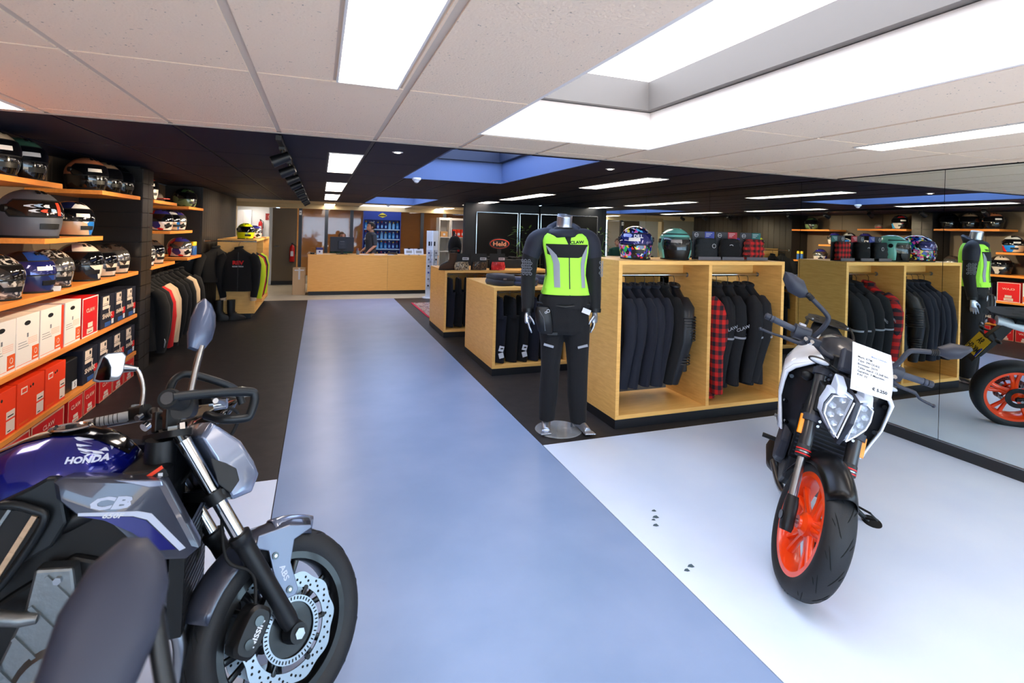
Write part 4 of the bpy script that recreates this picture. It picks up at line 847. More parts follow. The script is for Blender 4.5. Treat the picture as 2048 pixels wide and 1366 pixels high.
# spinner rack
t = thing('accessory_rack', 'white accessory rack with hanging packs at the right end of the counter', 'display rack', (2.44, 11.9, 0)); RK = mat('rack_white', (226, 232, 240), .5)
G().loft([se_ring((0, 0, z), .2, .2, 24) for z in (0, .02)]).obj('base', RK, t); G().box(-.13, .13, -.01, .01, .02, 1.55).obj('panel', RK, t); G().box(-.01, .01, -.13, .13, .02, 1.55).obj('panel', RK, t); G().box(-.135, .135, -.016, -.0101, 1.42, 1.55).obj('header', RK, t)
g = G()
for k in range(3): G().box(-.09+.06*k, -.05+.06*k, -.0145, -.0101, 1.20, 1.30).obj('phone_picture', INK, t)
for j in range(6):
    z = .25+.15*j
    for i in range(3):
        x = -.085+.085*i; G().cyl((x, -.01, z+.10), (x, -.12, z+.105), .002, n=6).obj('hook', CHROME, t)
        o = thing('blister_pack', 'small white pack on the accessory rack, row %s from the floor, %s across' % (num[j], num[i]), 'pack', (2.44+x, 11.9-.045, z-.0), 0, 'packs on the accessory rack'); G().box(-.036, .036, -.02, .02, 0, .11).obj('card', WHITEP, o); G().box(-.018, .018, -.0225, -.0202, .02, .06).obj('picture', [INK, INKG, bo[1]][(i+j) % 3], o)
# backpack on a stand next to the rack
t = thing('backpack', 'black backpack hanging beside the white accessory rack', 'backpack', (2.75, 11.0, 1.0)); G().ell((0, 0, .22), (.15, .1, .24), fn=lambda p: Vector((abs(p.x)**.75*(1 if p.x > 0 else -1)*.62, p.y, p.z))).obj('bag', BLACKF, t, smooth=60); G().ell((0, -.08, .12), (.10, .05, .10)).obj('pocket', BLACKF, t, smooth=60); G().tube([(-.06, .02, .44), (0, 0, .50), (.06, .02, .44)], .01, 8).obj('handle', BLACKM, t); G().box(.02, .07, -.135, -.128, .12, .16).obj('logo', REDB, t); G().box(-.1, -.06, -.1, -.09, -.02, .03).obj('tag', ORGB, t)
t = thing('bag_stand', 'thin black stand carrying the backpack', 'stand', (2.75, 11.12, 0)); G().box(-.02, .02, -.02, .02, .01, 1.56).obj('pole', BLACKM, t); G().box(-.18, .18, -.15, .15, -.002, .012).obj('foot', BLACKM, t); G().cyl((0, 0, 1.54), (0, -.14, 1.54), .006).obj('hook', BLACKM, t)
# left of the counter
t = thing('carton', 'brown carton with white tape leaning at the left end of the counter', 'box', (-.42, 12.98, -.0015)); G().box(-.14, .13, -.12, .12, 0, .62).obj('card', mat('brown_card', (196, 168, 132), .7), t, bevel=.004); G().box(-.02, .02, -.1215, -.1202, .35, .62).box(-.1, .1, -.1222, -.121, .55, .58).obj('tape', WHITEP, t)
def extinguisher(pos, label, sc=1.):
    t = thing('fire_extinguisher', label, 'fire extinguisher', pos); t.scale = (sc,)*3; RX = mat('extinguisher_red', (190, 20, 24), .3)
    G().lathe([(0, 0), (.06, 0), (.065, .01), (.065, .36), (.05, .41), (.022, .44), (.022, .46), (0, .46)], 20).obj('cylinder', RX, t, smooth=40); G().box(-.018, .018, -.07, .03, .46, .50).obj('valve', BLACKM, t); G().tube([(.02, -.02, .47), (.09, -.02, .42), (.085, -.02, .2)], .01, 8).obj('hose', BLACKR, t, smooth=60); G().box(-.035, .035, -.0675, -.064, .15, .28).obj('label', WHITEP, t)
extinguisher((-.68, 15.0, .62), 'red fire extinguisher hanging on the brown door left of the glass'); t = thing('extinguisher_bracket', 'black wall bracket under the extinguisher by the counter', 'bracket', (-.68, 15.04, .60)); G().box(-.05, .05, -.11, .035, 0, .015).obj('shelf', BLACKM, t); G().box(-.03, .03, .015, .035, .015, .3).obj('plate', BLACKM, t)
extinguisher((-1.66, 17.08, 1.29), 'red fire extinguisher in the white room behind the yellow helmet', .9); t = thing('extinguisher_bracket', 'black wall bracket in the white room', 'bracket', (-1.66, 17.15, 1.275)); G().box(-.05, .05, -.12, .045, 0, .013).obj('shelf', BLACKM, t); G().box(-.03, .03, .03, .045, .015, .3).obj('plate', BLACKM, t)
t = thing('fire_sign', 'square dark red extinguisher sign on the white wall', 'sign', (-1.42, 17.18, 1.82)); G().box(-.12, .12, 0, .015, -.1, .1).obj('plate', mat('sign_dark_red', (150, 40, 36), .5), t); G().tube([(.04*cos(a), -.002, .05*sin(a)) for a in [2*pi*k/16 for k in range(16)]], .006, 6, closed=True).box(-.05, .05, -.004, -.0005, -.085, -.075).obj('symbol', DIALW, t)
t = thing('wall_cupboard', 'white cupboard in the white room at the back left', 'cupboard', (-2.1, 16.9, 0)); G().box(-.2, .2, 0, .28, 0, 2.0).obj('body', ROOMW, t, bevel=.004); G().box(-.19, -.002, -.018, -.001, .05, 1.95).obj('door', WHITEG, t); G().box(.002, .19, -.018, -.001, .05, 1.95).obj('door', WHITEG, t)
t = thing('thermostat', 'small white sensor box at the top of the first glass post', 'sensor', (-.5, 15.04, 1.93)); G().box(-.03, .03, -.03, .015, -.06, .06).obj('case', WHITEG, t, bevel=.004); G().box(-.015, .015, -.0325, -.0302, -.01, .02).obj('grille', INKG, t)
# office lights behind the glass
# ================================================================ people behind the counter
SKIN = mat('skin', (205, 150, 122), .5, spec=.3); HAIRD = mat('hair_dark', (34, 26, 22), .6, bump=(80, .4)); HAIRB = mat('hair_brown', (96, 60, 36), .6, bump=(80, .4))
def person(pos, rz, label, hair, shirt, sit=False, arms=None, sleeve=None):
    """faces local -y, 1.74 m tall; body is a single remeshed skin"""
    t = thing('person', label, 'person', pos, rz); g = G()
    hz = 1.60
    g.ell((0, -.005, hz), (.076, .095, .118), fn=lambda p: Vector((p.x*(1-.16*max(0, -p.z/.118)), p.y*(1-.05*max(0, -p.z/.118))-(.012 if p.z < -.05 and p.y < 0 else 0), p.z)))
    g.tube([(0, -.088, hz+.022), (0, -.108, hz-.012), (0, -.112, hz-.022), (0, -.09, hz-.032)], [.008, .013, .015, .008], 8)   # nose
    for s in (-1, 1): g.ell((s*.078, .008, hz-.004), (.012, .02, .034))
    g.tube([(0, -.094, hz-.056), (0, -.1, hz-.06), (0, -.094, hz-.07)], [.018, .02, .016], 8)                           # lips
    g.tube([(0, .01, hz-.06), (0, .02, 1.46), (0, .02, 1.42)], [.056, .054, .07], 12)
    g.loft([se_ring((0, .01, z), a, b, 20, 2.3) for z, a, b in ((.92, .155, .105), (1.02, .15, .10), (1.15, .158, .105), (1.28, .175, .115), (1.38, .175, .105), (1.43, .13, .085), (1.46, .06, .06))])
    arms = arms or [[(-.19, .01, 1.39), (-.24, .03, 1.12), (-.19, -.16, 1.0)], [(.19, .01, 1.39), (.24, .03, 1.12), (.19, -.16, 1.0)]]
    for a in arms:
        g.tube(a, [.052, .042, .03], 12); d = (Vector(a[2])-Vector(a[1])).normalized(); w = Vector(a[2]); sd = d.cross(Vector((0, 0, 1))).normalized()
        g.tube([w-d*.01, w+d*.05, w+d*.085], [.026, .036, .03], 10, flat=.55)
        for k, off in enumerate((-.027, -.009, .009, .027)): g.tube([w+d*.07+sd*off, w+d*(.115+.01*(k in (1, 2)))+sd*off*1.15, w+d*(.14+.012*(k in (1, 2)))+sd*off*1.2-Vector((0, 0, .014))], [.0095, .009, .007], 8)
        g.tube([w+d*.02+sd*.03, w+d*.06+sd*.055, w+d*.085+sd*.062], [.011, .010, .008], 8)
    if not sit:
        for s in (-1, 1): g.tube([(s*.085, .01, .95), (s*.10, .0, .52), (s*.10, .03, .08)], [.09, .06, .042], 12); g.tube([(s*.1, .05, .045), (s*.11, -.06, .035), (s*.115, -.15, .025)], [.045, .042, .03], 10)
    remesh(g.obj('body', SKIN, t), .0075, 5)
    # hair: cap over crown and back
    G().ell((0, .012, hz+.018), (.085, .104, .116), 22, 14, fn=lambda p: Vector((p.x, p.y, p.z if (p.y > -.03 or p.z > .055) else .055+(p.z-.055)*.0)) if p.z > -.075 else Vector((p.x*.9, max(p.y, .01), -.075))).obj('hair', hair, t, smooth=60)
    for s in (-1, 1): G().ell((s*.03, -.092, hz+.012), (.011, .007, .006), 10, 6).obj('eye', INK, t, smooth=60); G().tube([(s*.012, -.098, hz+.032), (s*.03, -.1, hz+.037), (s*.05, -.09, hz+.032)], .004, 6).obj('eyebrow', hair, t)
    # shirt follows torso and upper arms
    g = G().loft([se_ring((0, .01, z), a, b, 24, 2.3) for z, a, b in ((.90, .172, .122), (1.02, .166, .116), (1.15, .172, .12), (1.28, .19, .13), (1.38, .19, .12), (1.44, .14, .10), (1.468, .075, .072))])
    for a in arms:
        e = Vector(a[1]); s0 = Vector(a[0]); g.tube([s0+(Vector((0, 0, 1.38))-s0)*.3, s0, s0+(e-s0)*.6, e] if sleeve is None else [s0+(Vector((0, 0, 1.38))-s0)*.3, s0, e, e+(Vector(a[2])-e)*.8], [.07, .066, .058, .054], 14)
    remesh(g.obj('shirt', shirt, t), .009, 6)
    if not sit:
        g = G().loft([se_ring((0, .01, z), a, b, 20, 2.3) for z, a, b in ((.80, .165, .12), (.90, .168, .12), (1.0, .16, .112))])
        for s in (-1, 1): g.tube([(s*.085, .01, .88), (s*.10, 0, .52), (s*.10, .02, .07)], [.10, .078, .07], 14)
        remesh(g.obj('trousers', BLACKF, t), .011, 5)
    return t
p1 = person((1.22, 13.72, -.002), radians(-72), 'dark haired man in a grey shirt standing behind the counter', HAIRD, mat('shirt_grey', (62, 66, 74), .85), arms=[[(-.19, .01, 1.39), (-.23, .06, 1.12), (-.22, -.12, .985)], [(.19, .01, 1.39), (.22, .03, 1.13), (.22, -.14, .985)]])
G().box(-.09, -.04, -.1245, -.118, 1.28, 1.33).obj('name_badge', WHITEP, p1)
p2 = person((.52, 13.68, -.27), radians(15), 'brown haired person in a dark green top sitting behind the monitor', HAIRB, mat('shirt_green', (34, 74, 56), .85), sit=True, sleeve=True)
t = thing('office_chair', 'black office chair under the person in green', 'chair', (.52, 13.68, -.002)); G().loft([se_ring((0, 0, z), .23, .22, 20, 3) for z in (.55, .60)]).obj('seat', BLACKF, t, bevel=.01); G().box(-.2, .2, .20, .24, .62, 1.05).obj('backrest', BLACKF, t, bevel=.02); G().cyl((0, 0, .08), (0, 0, .55), .03).obj('column', BLACKM, t)
for k in range(5): a = 2*pi*k/5; G().tube([(0, 0, .09), (.26*cos(a), .26*sin(a), .05)], .018, 8).obj('leg', BLACKM, t); G().ell((.26*cos(a), .26*sin(a), .028), (.026, .026, .026), 10, 8).obj('castor', BLACKR, t)
# ================================================================ mannequin in the aisle
t = thing('mannequin', 'headless silver mannequin wearing a neon safety vest beside the tall cabinet', 'mannequin', (1.86, 3.80, 0), -YAW)
SILV = mat('mannequin_silver', (178, 184, 196), .28, metal=.85)
TZ = [(.98, .212, .135, .005), (1.06, .205, .13, .008), (1.14, .178, .122, .014), (1.24, .158, .115, .012), (1.34, .162, .118, .010), (1.44, .182, .122, .006), (1.52, .190, .115, .0), (1.57, .165, .10, -.004), (1.61, .105, .08, -.008), (1.64, .068, .066, -.01)]
def tor(z):
    for a, b in zip(TZ[:-1], TZ[1:]):
        if z <= b[0]: k = max(0, (z-a[0])/(b[0]-a[0])); return [a[i]+(b[i]-a[i])*k for i in range(4)]
    return list(TZ[-1])
def fy(x, z, off):
    _, w, d, cx = tor(z); w += off; d += off; k = min(abs((x-cx)/w), .999); return Vector((x, -d*(1-k**2.4)**(1/2.4), z))
armL = [(-.225, 0, 1.535), (-.275, .0, 1.40), (-.288, .01, 1.22), (-.287, -.02, 1.08), (-.285, -.045, .965)]
armR = [(.205, 0, 1.535), (.232, .0, 1.40), (.243, .01, 1.22), (.25, -.01, 1.08), (.255, -.03, .975)]
g = G(); g.tube([(-.01, .0, 1.58), (-.008, -.006, 1.66), (-.006, -.02, 1.735)], [.075, .062, .062], 24)
g.loft([se_ring((c, 0, z), w*.86, d*.82, 20, 2.2) for z, w, d, c in TZ])
for arm, s in ((armL, 1), (armR, -1)):
    g.tube(arm, [.05, .045, .04, .033, .027], 12); w = Vector(arm[-1])
    g.tube([w, w+Vector((0, -.006, -.04)), w+Vector((s*.004, -.008, -.085)), w+Vector((s*.004, -.008, -.10))], [.026, .034, .037, .03], 12, flat=.55)
    for k in range(4):   # fingers spread front to back, slightly curled
        o_ = (k-1.5)*.0165; b = w+Vector((s*.006+.0, o_*1.0-.008, -.092)); ln = (.075, .088, .085, .068)[k]
        g.tube([b, b+Vector((s*.010, o_*.25-.004, -ln*.5)), b+Vector((s*.030, o_*.35-.008, -ln*.95))], [.0095, .0088, .0065], 8)
    b = w+Vector((s*.01, -.03, -.035)); g.tube([b, b+Vector((s*.03, -.022, -.035)), b+Vector((s*.045, -.026, -.068))], [.012, .0105, .0075], 8)
for s, x0, x1, tw in ((-1, -.105, -.115, -.05), (1, .13, .165, .45)):
    g.tube([(x0*.9, 0, .98), (x0, 0, .5), (x1*.95, .03, .08)], [.085, .055, .036], 12)
    R_ = Matrix.Rotation(tw, 4, 'Z'); c = Vector((x1*.95, .03, 0))
    g.tube([c+R_ @ Vector((0, .045, .035)), c+R_ @ Vector((0, 0, .055)), c+R_ @ Vector((0, -.07, .04)), c+R_ @ Vector((0, -.13, .026))], [.03, .037, .036, .03], 12)
    for k in range(5): o_ = (k-2)*.0155; g.tube([c+R_ @ Vector((o_*1.0, -.12, .023)), c+R_ @ Vector((o_*1.15, -.165-.012*(k if s > 0 else 4-k)*.5, .017))], [.011, .0085], 8)
remesh(g.obj('body', SILV, t), .0055, 3)
G().tube([(-.006, -.02, 1.736), (-.0055, -.0207, 1.740)], [.06, .058], 28).lathe([(.02, 1.7402), (.024, 1.7402), (.024, 1.742)], 20, 'z', (-.0055, -.02, 0)).obj('neck_cap', SILV, t, smooth=40)
CLB = mat('softshell_black', (12, 13, 17), .8, sheen=.05, bump=(180, .12)); CLN = mat('softshell_navy', (22, 27, 42), .7, sheen=.05, bump=(140, .15)); NEON = mat('neon_vest', (176, 255, 74), .75, emit=(150, 255, 60), es=.0)
g = G().loft([[wrinkle(q, .006) for q in se_ring((c, 0, z), w, d, 30, 2.4)] for z, w, d, c in [(.99, .20, .135, .008)]+TZ[1:]])
for arm in (armL, armR): g.tube([(arm[0][0]*.72, 0, 1.545)]+arm[:-1]+[arm[-1]], [.058, .070, .068, .061, .054, .047], 16)
g.fn(lambda p: wrinkle(p, .006, 14)); remesh(g.obj('jacket', CLB, t), .008, 4)
for arm in (armL, armR): G().tube([Vector(arm[-1])+Vector((0, .003, .018)), Vector(arm[-1])+Vector((0, 0, -.012))], [.05, .047], 18).obj('cuff', BLACKM, t, smooth=50)
# shoulder yokes and hood
for s, arm in ((-1, armL), (1, armR)): G().tube(smooth_path([(s*.10, 0, 1.598), (s*.165, -.002, 1.572), (arm[0][0], -.003, 1.53), Vector(arm[1])*.6+Vector(arm[0])*.4, arm[1]], 4), [.035, .042, .05, .056, .061, .066, .070, .074, .077, .079, .079, .078, .077, .076, .075, .074, .073], 18).obj('shoulder_panel', CLN, t, smooth=60)
hood = []
for j, (r, z, dy, k) in enumerate(((.145, 1.572, -.012, .8), (.150, 1.598, -.008, .82), (.132, 1.622, .006, .9), (.108, 1.634, .012, .92), (.088, 1.626, .012, .92), (.074, 1.60, .006, .92))):
    hood.append([wrinkle(Vector((-.008+r*cos(a), dy+r*k*sin(a), z+.05*max(0, sin(a)+.25)*(1 if j > 0 else .3)-.014*max(0, -sin(a)))), .010, 16) for a in [2*pi*i/32 for i in range(32)]])
G().loft(hood, cap=False).obj('hood', CLN, t, smooth=70, solid=.004)
# vest
VZ = [1.105, 1.13, 1.16, 1.20, 1.26, 1.32, 1.38, 1.44, 1.49, 1.53, 1.565, 1.60]
def vring(z, off):
    _, w, d, c = tor(z); q = .86 if z > 1.2 else .9+.0*z
    if z > 1.44: q = .86+.06*(z-1.44)/.16
    out = []
    for i in range(40):
        a = 2*pi*i/40; k = 2/2.4; x = (w*q+off)*abs(cos(a))**k*(1 if cos(a) > 0 else -1); out.append(fy(c+x, z, off) if sin(a) <= 0 else Vector((c+x, -fy(c+x, z, off).y, z)))
    return out
vest = G().loft([vring(z, .016 if z > 1.12 else .018) for z in VZ], cap=False).obj('safety_vest', NEON, t, smooth=60, solid=.004)
def vpatch(name, m_, zs, xl, xr, off, par, n=10):
    rings = []
    for i, z in enumerate(zs):
        a, b = xl(z), xr(z); f = [fy(a+(b-a)*k/n, z, off) for k in range(n+1)]; rings.append(f+[p+Vector((0, .004, 0)) for p in reversed(f)])
    return G().loft(rings).obj(name, m_, par, smooth=60)
def sp(z, pts):
    for (z0, x0), (z1, x1) in zip(pts[:-1], pts[1:]):
        if z <= z1: return x0+(x1-x0)*max(0, (z-z0)/(z1-z0))
    return pts[-1][1]
zz = lambda a, b, n: [a+(b-a)*i/n for i in range(n+1)]
vpatch('chest_panel', CLB, zz(1.40, 1.505, 8), lambda z: sp(z, ((1.40, -.075), (1.425, -.145), (1.505, -.158))), lambda z: sp(z, ((1.40, .10), (1.425, .165), (1.505, .175))), .021, vest)
vpatch('collar_inset', CLB, zz(1.50, 1.60, 6), lambda z: sp(z, ((1.50, .018), (1.60, -.03))), lambda z: sp(z, ((1.50, .028), (1.60, .045))), .021, vest, 4)
vpatch('zip', BLACKM, zz(1.10, 1.40, 8), lambda z: .022+(1.4-z)*.04, lambda z: .030+(1.4-z)*.04, .022, vest, 2)
vpatch('reflective_stripe', GREYR, zz(1.165, 1.49, 14), lambda z: sp(z, ((1.165, -.085), (1.36, -.098), (1.43, -.125), (1.49, -.158))), lambda z: sp(z, ((1.165, -.038), (1.36, -.048), (1.42, -.075), (1.47, -.125), (1.49, -.150))), .0235, vest, 4)
vpatch('reflective_stripe', GREYR, zz(1.165, 1.49, 14), lambda z: sp(z, ((1.165, .132), (1.36, .118), (1.42, .13), (1.47, .155), (1.49, .165))), lambda z: sp(z, ((1.165, .162), (1.33, .150), (1.36, .152), (1.42, .165), (1.49, .172))), .0235, vest, 4)
text('CLAW', .032, INK, vest, (.085, 0, 1.522), (1, 0, .05), (-.05, 0, 1), .04, 1.2, fn=lambda p: fy(p.x, p.z, .0225))
vpatch('waist_band', NEON, zz(1.108, 1.155, 3), lambda z: -.158, lambda z: .19, .0225, vest, 16)
# honeycomb print on the upper sleeves
for arm, s in ((armL, -1), (armR, 1)):
    g = G()
    for r in range(6):
        for c in range(3):
            z = 1.365-.021*r; a = -1.25+.42*c+(.21 if r % 2 else 0); cx = (-.29 if s < 0 else .243)
            if s > 0: a = -a-pi if False else -.95+.42*c+(.21 if r % 2 else 0)
            else: a = -2.35+.42*c+(.21 if r % 2 else 0)
            pts = []
            for k in range(6):
                q = pi/6+k*pi/3; aa = a+.0095*cos(q)/.066*1.0; zq = z+.0105*sin(q); pts.append((cx+.071*cos(aa), .005+.071*sin(aa), zq))
            g.tube(pts, .0018, 4, closed=True)
    g.obj('honeycomb_print', GREYR, t)
# trousers, thigh bag, tags
TRB = mat('textile_trousers', (15, 16, 20), .9, sheen=.04, bump=(150, .2))
g = G().loft([se_ring((.005, 0, z), a, b, 26, 2.4) for z, a, b in ((.79, .185, .12), (.82, .198, .135), (.9, .205, .14), (1.0, .205, .135), (1.045, .2, .13))])
g.tube([(-.095, 0, .86), (-.088, -.0, .70), (-.09, -.005, .50), (-.095, .01, .28), (-.105, .02, .08)], [.105, .094, .080, .078, .066], 18); g.tube([(.11, 0, .86), (.125, 0, .70), (.128, -.005, .50), (.138, .01, .28), (.148, .02, .06)], [.112, .100, .082, .08, .066], 18)
g.fn(lambda p: wrinkle(p, .010, 10)); remesh(g.obj('trousers', TRB, t), .009, 3)
for x, a in ((-.115, -.25), (.155, .25)): G().box(-.04, .04, -.112, -.101, -.008, .010, Matrix.Translation((x, .005, .70)) @ Matrix.Rotation(-a, 4, 'Y')).obj('reflective_stripe', GREYR, t)
bag = G().loft([[Vector((-.158+dx+q.x, -.125+q.y, z)) for q in se_ring((0, 0, 0), a, b, 20, 3)] for z, a, b, dx in ((.80, .045, .02, .02), (.82, .06, .035, .015), (.9, .068, .042, 0), (.98, .062, .038, -.01), (1.01, .05, .025, -.012))]).obj('thigh_bag', BLACKM, t, smooth=50)
G().tube([(-.2+.0, -.166, .985), (-.165, -.171, .93), (-.15, -.17, .83)], .004, 6).obj('bag_zip', STEEL, bag); G().lathe([(.010, 0), (.013, 0), (.013, .002)], 16, 'y', (-.13, -.17, .985)).lathe([(.006, 0), (.009, 0), (.009, .002)], 14, 'y', (-.148, -.17, .972)).obj('bag_logo', WHITEP, bag); G().tube([(-.215, -.05, 1.03), (0, -.155, 1.02), (.205, -.06, 1.035)], .012, 8, flat=.5).obj('waist_belt', BLACKM, t, smooth=50); G().box(-.13, -.05, -.13, -.12, .79, .81).obj('leg_strap', BLACKM, bag)
G().box(-.033, .033, -.002, 0, -.02, .02, Matrix.Translation((.17, -.142, .985)) @ Matrix.Rotation(.35, 4, 'Y')).obj('price_tag', WHITEP, t)
GLB = mat('clear_acrylic', (200, 205, 210), .05, alpha=.35, coat=1.)
G().lathe([(0, 0), (.185, 0), (.19, .004), (.185, .009), (0, .009)], 48, 'z', (-.01, .0, 0)).obj('base_plate', GLB, t, smooth=40); G().tube([(.10, .05, .009), (.11, .05, .2)], .008, 8).obj('support_rod', STEEL, t)
# ================================================================ motorcycle pieces shared by both bikes
TYRE = mat('tyre_rubber', (22, 23, 26), .6, bump=(140, .06)); GROOVE = mat('tyre_groove', (8, 8, 9), .9)
def tyre_prof(R, rr_, w):
    s = R-rr_; h = [(rr_, .40*w), (rr_+.25*s, .485*w), (rr_+.5*s, .5*w), (R-.28*s, .46*w), (R-.14*s, .36*w), (R-.045*s, .2*w), (R, 0)]
    return h
def wheel(parent, c, R, rr_, w, M, rim_m, nsp, split, discs, spw=.013, hubr=.05, groove=False, solid_rim=True):
    h = tyre_prof(R, rr_, w); full = [(r, -y) for r, y in h]+[(r, y) for r, y in reversed(h[:-1])]
    wo = G().lathe(full, 64, 'y', c).obj('tyre', TYRE, parent, M, smooth=40)
    rp = [(rr_+.006, -.42*w), (rr_+.006, -.38*w), (rr_-.008, -.30*w), (rr_-.012, 0), (rr_-.008, .30*w), (rr_+.006, .38*w), (rr_+.006, .42*w), (rr_-.016, .42*w), (rr_-.024, .28*w), (rr_-.026, 0), (rr_-.024, -.28*w), (rr_-.016, -.42*w), (rr_+.006, -.42*w)]
    ro = G().lathe(rp, 64, 'y', c).obj('rim', rim_m, parent, M, smooth=40)
    C_ = Vector(c)
    def pol(r, a, y): return C_+Vector((r*cos(a), y, r*sin(a)))
    for k in range(nsp):
        a = 2*pi*k/nsp+.35
        for sg in ((-1, 1) if split else (0,)):
            g = G(); g.tube([pol(hubr*.7, a+sg*.25, 0), pol(rr_*.5, a+sg*split*.7, 0), pol(rr_-.012, a+sg*split, 0)], [spw*1.35, spw, spw*1.25], 8, flat=1.35).obj('spoke', rim_m, ro, M, smooth=50)
    G().lathe([(.0, -.5*w), (hubr*.55, -.5*w), (hubr*.6, -.42*w), (hubr, -.3*w), (hubr, .3*w), (hubr*.6, .42*w), (hubr*.55, .5*w), (0, .5*w)], 28, 'y', c).obj('hub', rim_m, parent, M, smooth=35)
    G().cyl(C_-Vector((0, w*.95, 0)), C_+Vector((0, w*.95, 0)), .011, n=14).obj('axle', STEEL, parent, M, smooth=40)
    for (y, ro_, ri_, car) in discs:
        n = 120; rings = [[], [], [], []]
        for i in range(n):
            a = 2*pi*i/n; wv = ro_*(1+.028*cos(a*10)); 
            rings[0].append(pol(ri_, a, y-.0025)); rings[1].append(pol(wv, a, y-.0025)); rings[2].append(pol(wv, a, y+.0025)); rings[3].append(pol(ri_, a, y+.0025))
        do = G().loft(rings+[rings[0]], True, False).obj('brake_disc', STEEL, parent, M, smooth=30)
        g = G()
        for k in range(60):
            a = 2*pi*k/60; r = ri_+(ro_-ri_)*(.28, .5, .72)[k % 3]
            g.cyl(pol(r, a, y-.0031), pol(r, a, y+.0031), .0042, n=8)
        o = g.obj('drill_holes', GROOVE, do, M); o['kind'] = 'stuff'
        g = G().lathe([(hubr*.7, y-.004), (ri_-.03, y-.004), (ri_-.03, y+.004), (hubr*.7, y+.004)], 30, 'y', c); g.obj('disc_carrier', car, do, M, smooth=30)
        for k in range(6): a = 2*pi*k/6; G().tube([pol(ri_-.034, a, y), pol(ri_+.006, a, y)], [.012, .008], 8, flat=.5).obj('carrier_arm', car, do, M); G().cyl(pol(ri_, a, y-.006), pol(ri_, a, y+.006), .008, n=12).obj('rivet', BLACKM, do, M)
    if groove:
        def surf(a, y):
            yy = abs(y)
            for (r0, y0), (r1, y1) in zip(h[:-1], h[1:]):
                if y1 <= yy <= y0: return pol(r1+(r0-r1)*(yy-y1)/(y0-y1)-.0004, a, y)
            return pol(R-.0004, a, y)
        g = G()
        for k in range(14):
            for sg in (-1, 1):
                a = 2*pi*k/14+(0 if sg < 0 else .22)
                g.tube([surf(a+.30*(j/7)**1.2, sg*(.006+.030*(j/7))*w/.11) for j in range(8)], [.0006]+[.0022]*6+[.0006], 6)
                g.tube([surf(a+.12+.10*(j/4), sg*(.030+.014*(j/4))*w/.11) for j in range(5)], [.0006]+[.0020]*3+[.0006], 6)
        o = g.obj('tread_grooves', GROOVE, wo, M); o['kind'] = 'stuff'
    return wo
def plate(name, m_, parent, pts, th, M=None, bevel=.004, plane='xz', y=0.):
    """thick plate from an outline"""
    return G().prism(pts, y-th/2, y+th/2, plane).obj(name, m_, parent, M, bevel=bevel)
def rot_to(p, ang_z, ang_x=0, ang_y=0):
    return Matrix.Translation(p) @ Matrix.Rotation(ang_z, 4, 'Z') @ Matrix.Rotation(ang_y, 4, 'Y') @ Matrix.Rotation(ang_x, 4, 'X')

